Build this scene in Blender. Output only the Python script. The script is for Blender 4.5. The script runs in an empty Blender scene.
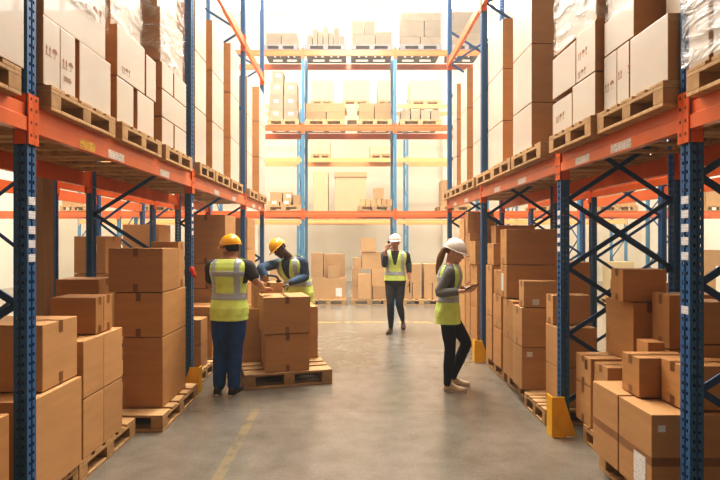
import bpy, bmesh, math, random
from mathutils import Vector, Matrix, noise
random.seed(7)
HAZE = .009
C = bpy.context.scene.collection
CAMH, FK, CX, CY = 1.65, 510.0, 350.0, 241.0
def at(px, py, Y):                      # photo pixel at depth Y -> world point
    return Vector(((px-CX)/FK*Y, Y, CAMH-(py-CY)/FK*Y))
def fx(px, Y): return (px-CX)/FK*Y
def fz(py, Y): return CAMH-(py-CY)/FK*Y

# ------------------------------------------------------------------ materials
def new_mat(name):
    m = bpy.data.materials.new(name); m.use_nodes = True
    return m, m.node_tree.nodes, m.node_tree.links, m.node_tree.nodes['Principled BSDF']
def simple(name, col, rough=.5, metal=0, coat=0, var=.06, scale=6, bump=0, stretch=(1,1,1), objvar=0, trans=0):
    m, N, L, B = new_mat(name)
    B.inputs['Roughness'].default_value = rough; B.inputs['Metallic'].default_value = metal
    B.inputs['Coat Weight'].default_value = coat
    tc = N.new('ShaderNodeTexCoord'); mp = N.new('ShaderNodeMapping'); mp.inputs['Scale'].default_value = stretch
    L.new(tc.outputs['Object'], mp.inputs['Vector'])
    oi = N.new('ShaderNodeObjectInfo')
    cm = N.new('ShaderNodeVectorMath'); cm.operation = 'MULTIPLY_ADD'
    cm.inputs[1].default_value = (9, 5, 7)
    cmb = N.new('ShaderNodeCombineXYZ')
    for i in range(3): L.new(oi.outputs['Random'], cmb.inputs[i])
    L.new(cmb.outputs[0], cm.inputs[0]); L.new(mp.outputs[0], cm.inputs[2])
    nz = N.new('ShaderNodeTexNoise'); nz.inputs['Scale'].default_value = scale; nz.inputs['Detail'].default_value = 4
    L.new(cm.outputs[0], nz.inputs['Vector'])
    mr = N.new('ShaderNodeMapRange'); mr.inputs[1].default_value = .25; mr.inputs[2].default_value = .75
    mr.inputs[3].default_value = 1-var; mr.inputs[4].default_value = 1+var
    L.new(nz.outputs[0], mr.inputs[0])
    hs = N.new('ShaderNodeHueSaturation'); hs.inputs['Color'].default_value = (*col, 1)
    v = mr.outputs[0]
    if objvar:
        mo = N.new('ShaderNodeMapRange'); mo.inputs[3].default_value = 1-objvar; mo.inputs[4].default_value = 1+objvar
        L.new(oi.outputs['Random'], mo.inputs[0])
        mu = N.new('ShaderNodeMath'); mu.operation = 'MULTIPLY'; L.new(v, mu.inputs[0]); L.new(mo.outputs[0], mu.inputs[1]); v = mu.outputs[0]
    L.new(v, hs.inputs['Value']); L.new(hs.outputs[0], B.inputs['Base Color'])
    if bump:
        bp = N.new('ShaderNodeBump'); bp.inputs['Strength'].default_value = bump; bp.inputs['Distance'].default_value = .01
        L.new(nz.outputs[0], bp.inputs['Height']); L.new(bp.outputs[0], B.inputs['Normal'])
    return m
KRAFT = simple('kraft', (.51,.278,.112), .62, var=.07, scale=3, stretch=(1,1,6), objvar=.10)
KRAFT2 = simple('kraft_light', (.57,.335,.155), .62, var=.07, scale=3, stretch=(1,1,6), objvar=.08)
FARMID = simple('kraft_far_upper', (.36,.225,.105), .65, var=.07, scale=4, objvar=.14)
WOODG = simple('grey_weathered_wood', (.20,.185,.18), .8, var=.2, scale=8)
FARBOX = simple('kraft_far', (.53,.335,.17), .65, var=.07, scale=4, objvar=.14)
FARPALE = simple('carton_cream', (.58,.46,.27), .6, var=.05, scale=4, objvar=.06)
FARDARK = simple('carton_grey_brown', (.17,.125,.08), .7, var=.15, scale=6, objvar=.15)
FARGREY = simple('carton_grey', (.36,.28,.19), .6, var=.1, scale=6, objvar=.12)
SHEEN_FACE = simple('carton_sheen_face', (.58,.525,.45), .38, var=.05, scale=3, coat=.35, objvar=.05)  # bright sheen on brown cartons, painted into the aisle face colour
TAPE = simple('packing_tape', (.27,.13,.05), .28, var=.08, scale=9, objvar=.1)
TAPEL = simple('packing_tape_band', (.33,.17,.075), .4, var=.08, scale=9)
PRINT = simple('print_ink', (.30,.14,.07), .6, var=.15, scale=30)
SEAM = simple('flap_gap', (.16,.075,.03), .8)
WOOD = simple('pallet_wood', (.52,.335,.165), .7, var=.22, scale=5, stretch=(1,7,7), bump=.15, objvar=.12)
WOODD = simple('pallet_block_wood', (.46,.285,.135), .75, var=.2, scale=12, bump=.15, objvar=.1)
ORANGE = simple('beam_orange', (.70,.165,.045), .34, var=.1, scale=3, coat=.2)
ORANGE2 = simple('connector_orange', (.74,.145,.028), .38, var=.08, scale=5)
BRACE = simple('brace_blue', (.026,.085,.20), .4, var=.1, scale=5)
YELLOW = simple('guard_yellow', (.83,.47,.02), .42, var=.12, scale=9)
WHITE = simple('white_paint', (.80,.735,.62), .7, var=.03, scale=2)
CONC = simple('column_concrete', (.42,.29,.18), .8, var=.12, scale=3, stretch=(3,3,.6))
STEEL = simple('steel', (.45,.45,.46), .35, metal=1, var=.05)
BLACKP = simple('black_plastic', (.015,.015,.017), .35, var=.05)
LIME = simple('vest_lime', (.74,.92,.26), .65, var=.10, scale=9, bump=.25)
SILVER = simple('reflective_tape', (.46,.52,.58), .35, var=.05, scale=12)
NAVY = simple('navy_trousers', (.022,.085,.27), .8, var=.3, scale=9, bump=.4)
DENIM = simple('blue_shirt', (.045,.085,.15), .8, var=.25, scale=10, bump=.3)
DARKT = simple('dark_tshirt', (.045,.04,.035), .8, var=.2, scale=10, bump=.3)
CHARC = simple('charcoal_trousers', (.03,.03,.034), .8, var=.25, scale=9, bump=.3)
LEGG = simple('navy_leggings', (.014,.018,.038), .75, var=.2, scale=9, bump=.2)
GREYS = simple('grey_knit', (.20,.20,.20), .85, var=.2, scale=40, bump=.3)
HATY = simple('yellow_helmet', (.90,.47,.015), .28, var=.02, coat=.4)
HATW = simple('white_helmet', (.82,.78,.72), .28, var=.02, coat=.4)
SKINA = simple('skin_tan', (.52,.27,.16), .5, var=.06)
SKINB = simple('skin_dark', (.085,.038,.02), .45, var=.1)
SKINC = simple('skin_fair', (.66,.39,.27), .5, var=.05)
HAIRB = simple('hair_brown', (.24,.115,.05), .5, var=.3, scale=40, stretch=(1,1,.15), bump=.4)
HAIRK = simple('hair_dark', (.02,.013,.01), .6, var=.3, scale=40)
SHOEB = simple('brown_leather', (.10,.05,.025), .45, var=.15)
SHOEK = simple('dark_boot', (.03,.03,.033), .5, var=.1)
SHOEC = simple('cream_canvas', (.66,.54,.38), .7, var=.06)
SOLE = simple('white_rubber', (.75,.70,.62), .6, var=.04)
EYEW = simple('eye_white', (.75,.72,.68), .25, var=.01)
LIPS = simple('lips', (.42,.15,.11), .45, var=.03)
GLASSF = simple('screen_glass', (.02,.025,.03), .08, var=.01)
RADIO = simple('radio_black', (.02,.02,.02), .4, var=.05)

def mat_plaid():
    m, N, L, B = new_mat('plaid_shirt'); B.inputs['Roughness'].default_value = .8
    tc = N.new('ShaderNodeTexCoord'); ck = N.new('ShaderNodeTexChecker'); ck.inputs['Scale'].default_value = 28
    ck.inputs[1].default_value = (.055,.055,.06,1); ck.inputs[2].default_value = (.022,.024,.03,1)
    L.new(tc.outputs['Object'], ck.inputs[0]); L.new(ck.outputs[0], B.inputs['Base Color'])
    return m
PLAID = mat_plaid()

def mat_label(name, base, ink, sx=60, sy=10, off=.35):
    m, N, L, B = new_mat(name); B.inputs['Roughness'].default_value = .45
    tc = N.new('ShaderNodeTexCoord'); br = N.new('ShaderNodeTexBrick')
    mp = N.new('ShaderNodeMapping'); L.new(tc.outputs['UV'], mp.inputs[0]); mp.inputs['Scale'].default_value = (sx, sy, 1)
    br.inputs['Color1'].default_value = (*ink,1); br.inputs['Color2'].default_value = (*base,1)
    br.inputs['Mortar'].default_value = (*base,1); br.inputs['Scale'].default_value = 1
    br.inputs['Mortar Size'].default_value = .12; br.inputs['Brick Width'].default_value = .7; br.inputs['Row Height'].default_value = 1
    br.offset = off
    L.new(mp.outputs[0], br.inputs['Vector']); L.new(br.outputs[0], B.inputs['Base Color'])
    return m
LABEL = mat_label('paper_label', (.84,.82,.78), (.50,.49,.48), 15, 9)
BEAMLAB = mat_label('beam_label', (.82,.78,.74), (.42,.38,.36), 16, 3)
YELLAB = mat_label('yellow_sticker', (.80,.50,.05), (.35,.15,.04), 7, 4)
POSTLAB = mat_label('post_sticker', (.80,.80,.82), (.50,.52,.56), 5, 3)

def mat_post(name='post_blue', col=(.045,.15,.33,1)):
    m, N, L, B = new_mat(name)
    B.inputs['Base Color'].default_value = col; B.inputs['Roughness'].default_value = .36
    tc = N.new('ShaderNodeTexCoord'); sp = N.new('ShaderNodeSeparateXYZ'); L.new(tc.outputs['Object'], sp.inputs[0])
    nr = N.new('ShaderNodeSeparateXYZ'); L.new(tc.outputs['Normal'], nr.inputs[0])
    def mt(op, a, b=None, c=None):
        n = N.new('ShaderNodeMath'); n.operation = op
        for i, v in enumerate((a, b, c)):
            if v is None: continue
            if isinstance(v, (int, float)): n.inputs[i].default_value = v
            else: L.new(v, n.inputs[i])
        return n.outputs[0]
    zf = mt('ABSOLUTE', mt('SUBTRACT', mt('FRACT', mt('MULTIPLY', sp.outputs[2], 20)), .5))
    mz = mt('LESS_THAN', zf, .17)
    fxm = mt('GREATER_THAN', mt('ABSOLUTE', nr.outputs[0]), .7)
    fym = mt('GREATER_THAN', mt('ABSOLUTE', nr.outputs[1]), .7)
    ux = mt('LESS_THAN', mt('ABSOLUTE', mt('SUBTRACT', mt('ABSOLUTE', sp.outputs[0]), .014)), .0055)
    uy = mt('LESS_THAN', mt('ABSOLUTE', mt('SUBTRACT', mt('ABSOLUTE', sp.outputs[1]), .0165)), .0065)
    hole = mt('MULTIPLY', mz, mt('MAXIMUM', mt('MULTIPLY', fxm, uy), mt('MULTIPLY', fym, ux)))
    tr = N.new('ShaderNodeBsdfTransparent'); mx = N.new('ShaderNodeMixShader')
    L.new(hole, mx.inputs[0]); L.new(B.outputs[0], mx.inputs[1]); L.new(tr.outputs[0], mx.inputs[2])
    L.new(mx.outputs[0], N['Material Output'].inputs['Surface'])
    return m
POST = mat_post()
POST_HAZED = mat_post('post_blue_hazed', (.10,.30,.47,1))  # rack blue lightened, far haze and glow painted into the colour
ORANGE_HAZED = simple('beam_orange_hazed', (.88,.44,.17), .4, var=.06, scale=3)  # rack orange paled, distant haze painted into the beam colour

def mat_film():
    m, N, L, B = new_mat('stretch_film')
    tc = N.new('ShaderNodeTexCoord'); mp = N.new('ShaderNodeMapping'); mp.inputs['Scale'].default_value = (1,1,2.2)
    mp.inputs['Rotation'].default_value = (.5,0,0)
    L.new(tc.outputs['Object'], mp.inputs[0])
    nz = N.new('ShaderNodeTexNoise'); nz.inputs['Scale'].default_value = 4; nz.inputs['Detail'].default_value = 5; nz.inputs['Distortion'].default_value = .8
    L.new(mp.outputs[0], nz.inputs[0])
    bp = N.new('ShaderNodeBump'); bp.inputs['Strength'].default_value = 1; bp.inputs['Distance'].default_value = .12
    L.new(nz.outputs[0], bp.inputs['Height']); L.new(bp.outputs[0], B.inputs['Normal'])
    B.inputs['Base Color'].default_value = (.9,.9,.88,1); B.inputs['Roughness'].default_value = .12
    tr = N.new('ShaderNodeBsdfTransparent'); mx = N.new('ShaderNodeMixShader')
    mr = N.new('ShaderNodeMapRange'); mr.inputs[1].default_value = .38; mr.inputs[2].default_value = .68; mr.inputs[3].default_value = .06; mr.inputs[4].default_value = .62
    L.new(nz.outputs[0], mr.inputs[0]); L.new(mr.outputs[0], mx.inputs[0])
    L.new(tr.outputs[0], mx.inputs[1]); L.new(B.outputs[0], mx.inputs[2])
    L.new(mx.outputs[0], N['Material Output'].inputs['Surface'])
    return m
FILM = mat_film()

def mat_floor():
    m, N, L, B = new_mat('concrete_floor')
    tc = N.new('ShaderNodeTexCoord'); P = tc.outputs['Object']
    def nzz(scale, det=6, dist=0):
        n = N.new('ShaderNodeTexNoise'); n.inputs['Scale'].default_value = scale; n.inputs['Detail'].default_value = det
        n.inputs['Distortion'].default_value = dist; L.new(P, n.inputs[0]); return n.outputs[0]
    a, b, c = nzz(.8, 6, .4), nzz(5, 8), nzz(45, 3)
    def mt(op, x, y=None, z=None):
        n = N.new('ShaderNodeMath'); n.operation = op
        for i, v in enumerate((x, y, z)):
            if v is None: continue
            if isinstance(v, (int, float)): n.inputs[i].default_value = v
            else: L.new(v, n.inputs[i])
        return n.outputs[0]
    mixv = mt('ADD', mt('MULTIPLY', a, .42), mt('ADD', mt('MULTIPLY', b, .36), mt('MULTIPLY', c, .22)))
    cr = N.new('ShaderNodeValToRGB'); L.new(mixv, cr.inputs[0])
    cr.color_ramp.elements[0].position = .34; cr.color_ramp.elements[0].color = (.150,.128,.098,1)
    cr.color_ramp.elements[1].position = .66; cr.color_ramp.elements[1].color = (.275,.250,.212,1)
    sp = N.new('ShaderNodeSeparateXYZ'); L.new(P, sp.inputs[0])
    X, Y = sp.outputs[0], sp.outputs[1]
    # worn yellow lane line on the left and a cross line at the end of the aisle
    l1 = mt('LESS_THAN', mt('ABSOLUTE', mt('ADD', X, .92)), .04)
    l1 = mt('MULTIPLY', l1, mt('LESS_THAN', Y, 5.0))
    l2 = mt('MULTIPLY', mt('LESS_THAN', mt('ABSOLUTE', mt('SUBTRACT', Y, 10.35)), .09), mt('LESS_THAN', mt('ABSOLUTE', X), 2.0))
    worn = mt('GREATER_THAN', b, .47)
    lm = mt('MULTIPLY', mt('MAXIMUM', mt('MULTIPLY', l1, .16), mt('MULTIPLY', l2, .45)), mt('ADD', mt('MULTIPLY', worn, .7), .3))
    mx = N.new('ShaderNodeMixRGB'); L.new(lm, mx.inputs[0]); L.new(cr.outputs[0], mx.inputs[1]); mx.inputs[2].default_value = (.60,.42,.08,1)
    # expansion joints
    j1 = mt('LESS_THAN', mt('ABSOLUTE', mt('SUBTRACT', mt('MODULO', mt('ADD', Y, 9.8-4.93), 4.9), 0)), .006)
    mj = N.new('ShaderNodeMixRGB'); L.new(mt('MULTIPLY', j1, .55), mj.inputs[0]); L.new(mx.outputs[0], mj.inputs[1]); mj.inputs[2].default_value = (.10,.08,.06,1)
    L.new(mj.outputs[0], B.inputs['Base Color'])
    rr = N.new('ShaderNodeMapRange'); L.new(mixv, rr.inputs[0]); rr.inputs[1].default_value = .35; rr.inputs[2].default_value = .65
    rr.inputs[3].default_value = .25; rr.inputs[4].default_value = .33
    B.inputs['Roughness'].default_value = .27; B.inputs['Coat Weight'].default_value = .45; B.inputs['Coat Roughness'].default_value = .22
    bp = N.new('ShaderNodeBump'); bp.inputs['Strength'].default_value = .0; bp.inputs['Distance'].default_value = .01
    return m
FLOOR = mat_floor()
def mat_glass():
    m, N, L, B = new_mat('bright_frosted_glass')
    B.inputs['Base Color'].default_value = (.9,.95,1,1); B.inputs['Roughness'].default_value = .2
    B.inputs['Emission Color'].default_value = (1,.98,.93,1); B.inputs['Emission Strength'].default_value = 6
    return m
GLASS = mat_glass()

# ------------------------------------------------------------------ mesh helpers
class MB:
    def __init__(s): s.v = []; s.f = []; s.m = []; s.uv = {}
    def quad(s, pts, mi=0, uv=False):
        b = len(s.v); s.v += [Vector(p) for p in pts]; s.f.append(tuple(range(b, b+len(pts)))); s.m.append(mi)
        if uv: s.uv[len(s.f)-1] = [(0,0),(1,0),(1,1),(0,1)]
    def box(s, x0, x1, y0, y1, z0, z1, mi=0, c=0.0):
        if c <= 0:
            b = len(s.v)
            s.v += [Vector((x,y,z)) for z in (z0,z1) for y in (y0,y1) for x in (x0,x1)]
            for q in ((0,2,3,1),(4,5,7,6),(0,1,5,4),(2,6,7,3),(0,4,6,2),(1,3,7,5)): s.f.append(tuple(b+i for i in q)); s.m.append(mi)
            return
        bm = bmesh.new(); bmesh.ops.create_cube(bm, size=1)
        for v in bm.verts: v.co = Vector(((x0+x1)/2+v.co.x*(x1-x0), (y0+y1)/2+v.co.y*(y1-y0), (z0+z1)/2+v.co.z*(z1-z0)))
        bmesh.ops.bevel(bm, geom=list(bm.edges), offset=c, segments=2, affect='EDGES', profile=.6)
        bm.verts.index_update(); b = len(s.v); s.v += [v.co.copy() for v in bm.verts]
        for f in bm.faces: s.f.append(tuple(b+v.index for v in f.verts)); s.m.append(mi)
        bm.free()
    def bar(s, p, q, w, h, mi=0, up=(0,0,1)):
        p, q = Vector(p), Vector(q); d = (q-p).normalized(); up = Vector(up)
        if abs(d.dot(up)) > .98: up = Vector((1,0,0))
        a = d.cross(up).normalized(); n = a.cross(d).normalized(); b = len(s.v)
        for e in (p, q):
            for i, j in ((-1,-1),(1,-1),(1,1),(-1,1)): s.v.append(e+a*(w/2*i)+n*(h/2*j))
        for k in range(4): s.f.append((b+k, b+(k+1)%4, b+4+(k+1)%4, b+4+k)); s.m.append(mi)
        s.f.append((b+3,b+2,b+1,b)); s.f.append((b+4,b+5,b+6,b+7)); s.m += [mi,mi]
    def rings(s, rings, mi=0, cap=True):
        b = len(s.v); n = len(rings[0])
        for r in rings: s.v += [Vector(p) for p in r]
        for i in range(len(rings)-1):
            for k in range(n):
                s.f.append((b+i*n+k, b+i*n+(k+1)%n, b+(i+1)*n+(k+1)%n, b+(i+1)*n+k)); s.m.append(mi)
        if cap:
            s.f.append(tuple(b+k for k in reversed(range(n)))); s.f.append(tuple(b+(len(rings)-1)*n+k for k in range(n))); s.m += [mi,mi]
    def limb(s, pts, rad, n=14, mi=0, flat=None, sub=5, round_ends=True):
        """tapered tube through pts; radii smoothly interpolated"""
        pts = [Vector(p) for p in pts]; P = []; R = []
        for i in range(len(pts)-1):
            p0 = pts[max(i-1,0)]; p1 = pts[i]; p2 = pts[i+1]; p3 = pts[min(i+2,len(pts)-1)]
            for k in range(sub):
                t = k/sub
                cr = .5*((2*p1)+(p2-p0)*t+(2*p0-5*p1+4*p2-p3)*t*t+(3*p1-p0-3*p2+p3)*t**3)
                lin = p1.lerp(p2, t)
                P.append(lin.lerp(cr, .6)); tt = t*t*(3-2*t); R.append(rad[i]*(1-tt)+rad[i+1]*tt)
        P.append(pts[-1]); R.append(rad[-1])
        if round_ends:
            d0 = (P[0]-P[1]).normalized(); d1 = (P[-1]-P[-2]).normalized(); r0, r1 = R[0], R[-1]
            pre = [(P[0]+d0*r0*math.sin(a), r0*math.cos(a)) for a in (1.35, .95, .5)]
            post = [(P[-1]+d1*r1*math.sin(a), r1*math.cos(a)) for a in (.5, .95, 1.35)]
            P = [x for x,_ in pre]+P+[x for x,_ in post]; R = [r for _,r in pre]+R+[r for _,r in post]
        prev = None; rr = []
        for i in range(len(P)):
            d = (P[min(i+1,len(P)-1)]-P[max(i-1,0)]).normalized()
            if prev is None:
                ref = Vector(flat) if flat else (Vector((0,0,1)) if abs(d.z) < .8 else Vector((1,0,0)))
                a = (ref-d*ref.dot(d)).normalized()
            else: a = (prev-d*prev.dot(d)).normalized()
            prev = a; b = d.cross(a)
            rr.append([P[i]+(a*math.cos(2*math.pi*k/n)+b*math.sin(2*math.pi*k/n))*R[i] for k in range(n)])
        s.rings(rr, mi)
    def ball(s, c, r, M=None, nu=14, nv=9, mi=0):
        c = Vector(c); rr = []
        for j in range(1, nv):
            th = math.pi*j/nv; row = []
            for k in range(nu):
                ph = 2*math.pi*k/nu
                p = Vector((r[0]*math.sin(th)*math.cos(ph), r[1]*math.sin(th)*math.sin(ph), -r[2]*math.cos(th)))
                row.append(c+(M @ p if M else p))
            rr.append(row)
        s.rings(rr, mi)
    def build(s, name, mats, parent=None, origin=None, smooth=False, world_parent=True):
        if not isinstance(mats, (list, tuple)): mats = [mats]
        if origin is None:
            if parent is not None: origin = parent.get('_o', (0,0,0))
            else:
                xs = [v.x for v in s.v]; ys = [v.y for v in s.v]; zs = [v.z for v in s.v]
                origin = ((min(xs)+max(xs))/2, (min(ys)+max(ys))/2, min(zs))
        o3 = Vector(origin); me = bpy.data.meshes.new(name)
        me.from_pydata([tuple(v-o3) for v in s.v], [], s.f)
        for m in mats: me.materials.append(m)
        for p, mi in zip(me.polygons, s.m): p.material_index = mi; p.use_smooth = smooth
        if s.uv:
            ul = me.uv_layers.new(name='UVMap')
            for fi, uvs in s.uv.items():
                for li, uv in zip(me.polygons[fi].loop_indices, uvs): ul.data[li].uv = uv
        me.update()
        ob = bpy.data.objects.new(name, me); C.objects.link(ob)
        ob['_o'] = tuple(o3)
        if parent is not None:
            ob.parent = parent; ob.location = o3-Vector(parent.get('_o', (0,0,0)))
        else: ob.location = o3
        return ob
LABELS = {}
def tag(o, label, cat, group=None, kind=None):
    o['label'] = label; o['category'] = cat
    if group: o['group'] = group
    if kind: o['kind'] = kind
    LABELS.setdefault(label, []).append(o.name)
    if not 4 <= len(label.split()) <= 16: print('LABEL LENGTH', len(label.split()), label)
    return o
def empty(name, loc):
    o = bpy.data.objects.new(name, None); C.objects.link(o); o.location = loc; o['_o'] = tuple(loc); o.empty_display_size = .1
    return o
def struct(o): o['kind'] = 'structure'; return o
def remesh(ob, voxel, smooth=4):
    md = ob.modifiers.new('r', 'REMESH'); md.mode = 'VOXEL'; md.voxel_size = voxel; md.use_smooth_shade = True
    if smooth:
        sm = ob.modifiers.new('s', 'SMOOTH'); sm.iterations = smooth; sm.factor = .5
    dg = bpy.context.evaluated_depsgraph_get(); dg.update()
    ev = ob.evaluated_get(dg); nm = bpy.data.meshes.new_from_object(ev, depsgraph=dg)
    mats = list(ob.data.materials); ob.modifiers.clear(); old = ob.data; ob.data = nm
    nm.materials.clear()
    for m in mats: nm.materials.append(m)
    for p in nm.polygons: p.use_smooth = True; p.material_index = 0
    nm.name = ob.name
    bpy.data.meshes.remove(old)
    return ob

# ------------------------------------------------------------------ setting
m = MB(); m.quad([(-12,-3,0),(12,-3,0),(12,22,0),(-12,22,0)]); struct(m.build('floor', FLOOR, origin=(0,0,0)))
YW = 21.0; ZW = fz(12, YW)
m = MB(); m.box(-12,12,YW,YW+.25,0,ZW); m.box(-12,12,YW,YW+.25,ZW+2.4,ZW+3); struct(m.build('wall_back', simple('back_wall_paint', (.74,.67,.54), .8, var=.04, scale=1)))
m = MB(); m.box(-12.2,-12,-3,22,0,ZW+3); struct(m.build('wall_left', WHITE))
m = MB(); m.box(12,12.2,-3,22,0,ZW+3); struct(m.build('wall_right', WHITE))
edges = [-12, fx(320,YW)-2.33*2, fx(320,YW)-2.33, fx(320,YW), fx(376,YW), fx(435,YW), fx(435,YW)+2.4, fx(435,YW)+4.8, 12]
for i in range(len(edges)-1):
    a, b = edges[i], edges[i+1]
    f = MB()
    f.box(a, a+.09, YW+.02, YW+.14, ZW, ZW+2.4); f.box(b-.09, b, YW+.02, YW+.14, ZW, ZW+2.4)
    f.box(a+.09, b-.09, YW+.02, YW+.14, ZW, ZW+.08); f.box(a+.09, b-.09, YW+.02, YW+.14, ZW+2.3, ZW+2.4)
    fo = struct(f.build('window_%d' % (i+1), WHITE))
    p = MB(); p.quad([(a+.09,YW+.08,ZW+.08),(b-.09,YW+.08,ZW+.08),(b-.09,YW+.08,ZW+2.3),(a+.09,YW+.08,ZW+2.3)]); p.build('pane', GLASS, fo, origin=fo['_o'])
m = MB(); m.box(fx(443,YW-.3), fx(454,YW-.3), YW-.3, YW-.002, 0, ZW); struct(m.build('trim_1', WHITE))
m = MB(); m.box(fx(247,YW-.3), fx(258,YW-.3), YW-.3, YW-.002, 0, ZW); struct(m.build('trim_2', WHITE))
m = MB(); m.box(-3.235,-2.97,4.94,5.12,0,7.5, c=.01); o = struct(m.build('column', CONC))

# ------------------------------------------------------------------ racks
def post_mesh(h, w=.075, d=.08):
    m = MB(); a, b = w/2, d/2
    prof = [(-a,-b),(-.006,-b),(-.006,-b+.006),(.006,-b+.006),(.006,-b),(a,-b),(a,-.007),(a-.006,-.007),(a-.006,.007),(a,.007),(a,b),(.006,b),(.006,b-.006),(-.006,b-.006),(-.006,b),(-a,b),(-a,.007),(-a+.006,.007),(-a+.006,-.007),(-a,-.007)]
    m.rings([[(x,y,0) for x,y in prof],[(x,y,h) for x,y in prof]])
    return m
def beam_mesh(L, axis, sgn):
    """stepped box beam, front toward sgn; local origin at centre of its top front edge line"""
    m = MB(); t = .05
    prof = [(0,-.15),(0,-.155+.08),(-.012,-.155+.085),(-.012,0),(-t,0),(-t,-.15)]   # (depth out of aisle, z)
    r0, r1 = [], []
    for d, z in prof:
        if axis == 'y': r0.append((sgn*-d*-1, -L/2, z)); r1.append((sgn*-d*-1, L/2, z))
        else: r0.append((-L/2, sgn*d, z)); r1.append((L/2, sgn*d, z))
    m.rings([r0, r1]); return m
post_cache = {}
def rack(label, axis, frames, front, rear, levels, h, brace_nodes, style, detail=True, labels_at=(), rack_mats=None):
    postm, beamm, conm = rack_mats or (POST, ORANGE, ORANGE2)
    """axis y: run along y, front/rear are x.  axis x: run along x, front/rear are y."""
    P = (lambda s, d: (d, s)) if axis == 'y' else (lambda s, d: (s, d))
    org = (*P(frames[0], front), 0)
    R = empty('pallet_rack', org); tag(R, label, 'pallet rack')
    dd = 1 if rear > front else -1
    for fi, s in enumerate(frames):
        for which, d in (('f', front+dd*.0375), ('r', rear-dd*.0375)):
            key = (h, postm.name)
            if key not in post_cache: post_cache[key] = None
            x, y = P(s, d)
            if post_cache[key] is None:
                ob = post_mesh(h).build('upright_post', postm, origin=(0,0,0)); post_cache[key] = ob.data
            else:
                ob = bpy.data.objects.new('upright_post', post_cache[key]); C.objects.link(ob)
            ob['_o'] = (x,y,0); ob.parent = R; ob.location = Vector((x,y,0))-Vector(org)
            if detail:
                bp = MB(); bp.box(x-.042,x+.042,y-.045,y+.045,.001,.01); bp.build('base_plate', BRACE, ob, origin=(x,y,0))
            if which == 'f' and s in labels_at:
                zs = labels_at[s]
                for z in zs:
                    lb = MB(); xx = front-dd*.0015
                    lb.quad([(xx,y-.03,z-.022),(xx,y+.03,z-.022),(xx,y+.03,z+.022),(xx,y-.03,z+.022)], uv=True)
                    lb.build('location_label', POSTLAB, ob, origin=(x,y,0))
        # bracing
        a, b = front+dd*.075, rear-dd*.075
        nodes = brace_nodes
        for k in range(len(nodes)-1):
            z0, z1 = nodes[k], nodes[k+1]
            prs = [((a,z0),(b,z1)), ((b,z0),(a,z1))] if style == 'X' else ([((a,z0),(b,z1))] if k % 2 == 0 else [((b,z0),(a,z1))])
            for j, (u, v) in enumerate(prs):
                off = (.009 if j else -.009)
                bm_ = MB(); p = Vector((*P(s+off, u[0]), u[1])); q = Vector((*P(s+off, v[0]), v[1]))
                bm_.bar(p, q, .012, .038, up=(0,0,1))
                bm_.build('brace', BRACE, R, origin=org)
    for zl in levels:
        for i in range(len(frames)-1):
            s0, s1 = frames[i]+.042, frames[i+1]-.042; L = s1-s0; sm = (s0+s1)/2
            for which, d, sg in (('f', front, -dd), ('r', rear, dd)):
                bmsh = MB(); t = .05
                prof = [(0,zl-.15),(0,zl-.075),(-.012,zl-.068),(-.012,zl),(-t,zl),(-t,zl-.15)]
                r0 = []; r1 = []
                for q, z in prof:
                    x0, y0 = P(s0, d+sg*q+sg*.006); x1, y1 = P(s1, d+sg*q+sg*.006)
                    r0.append((x0,y0,z)); r1.append((x1,y1,z))
                bmsh.rings([r0, r1])
                be = bmsh.build('beam', beamm, R, origin=(*P(sm, d), zl))
                for s, e in ((s0, frames[i]+.002), (s1, frames[i+1]-.002)):
                    cn = MB(); d0 = d+sg*.012; d1 = d+sg*.0025
                    xa, ya = P(min(s,e)-.004, min(d0,d1)); xb, yb = P(max(s,e)+.004, max(d0,d1))
                    cn.box(min(xa,xb),max(xa,xb),min(ya,yb),max(ya,yb),zl-.22,zl+.055)
                    if detail:
                        sgn_in = 1 if s == s0 else -1
                        xa, ya = P(s, d-sg*.005); xb, yb = P(s-sgn_in*.004, d-sg*.07)
                        cn.box(min(xa,xb),max(xa,xb),min(ya,yb),max(ya,yb),zl-.22,zl+.055)
                        for zz in (zl-.17, zl-.1, zl-.03, zl+.03):
                            mid = (s+e)/2
                            xa, ya = P(mid-.006, d0-sg*.0001); xb, yb = P(mid+.006, d0+sg*.0015)
                            cn.box(min(xa,xb),max(xa,xb),min(ya,yb),max(ya,yb),zz-.008,zz+.008,1)
                    cn.build('connector', [conm, SEAM], be, origin=be['_o'])
                if which == 'f' and detail and zl < 3:
                    for fr, ln, mt_ in ([(.16,.20,YELLAB)] if i == 1 and dd < 0 else [])+[(.30,.26,BEAMLAB),(.66,.24,BEAMLAB)]:
                        lb = MB(); sa = s0+L*fr; sb = sa+ln; xx = d+sg*.0072
                        if axis == 'y':
                            lb.quad([(xx,sa,zl-.142),(xx,sb,zl-.142),(xx,sb,zl-.083),(xx,sa,zl-.083)], uv=True)
                            lb.build('beam_label', mt_, be, origin=be['_o'])
    return R
LZ = 2.40
FL = [-.06, 2.82, 5.70, 8.58, 10.43]
FR = [-.05, 2.775, 4.45, 7.09, 9.53]
lab5 = [fz(y,2.82) for y in (201,215,230,244,258)]
lab5r = [fz(y,2.775) for y in (200,214,228,241,256,310)]
lab5m = [fz(y,4.45) for y in (213,222,231,240,249)]
lab5l = [fz(y,5.7) for y in (205,212,219,226,233)]
zig = [.10, .66, 1.30, 1.95, 2.59, 3.24, 3.88, 4.52, 5.17, 5.81]
xx = [.26, .84, 1.42, 2.01, 2.60, 3.19, 3.78, 4.37, 4.96, 5.55]
RL = rack('blue and orange pallet rack lining the left side of the aisle', 'y', FL, -1.76, -2.93, [LZ, 5.05], 7.4, zig[::1], 'Z', True, {2.82: lab5, 5.70: lab5l})
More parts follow.
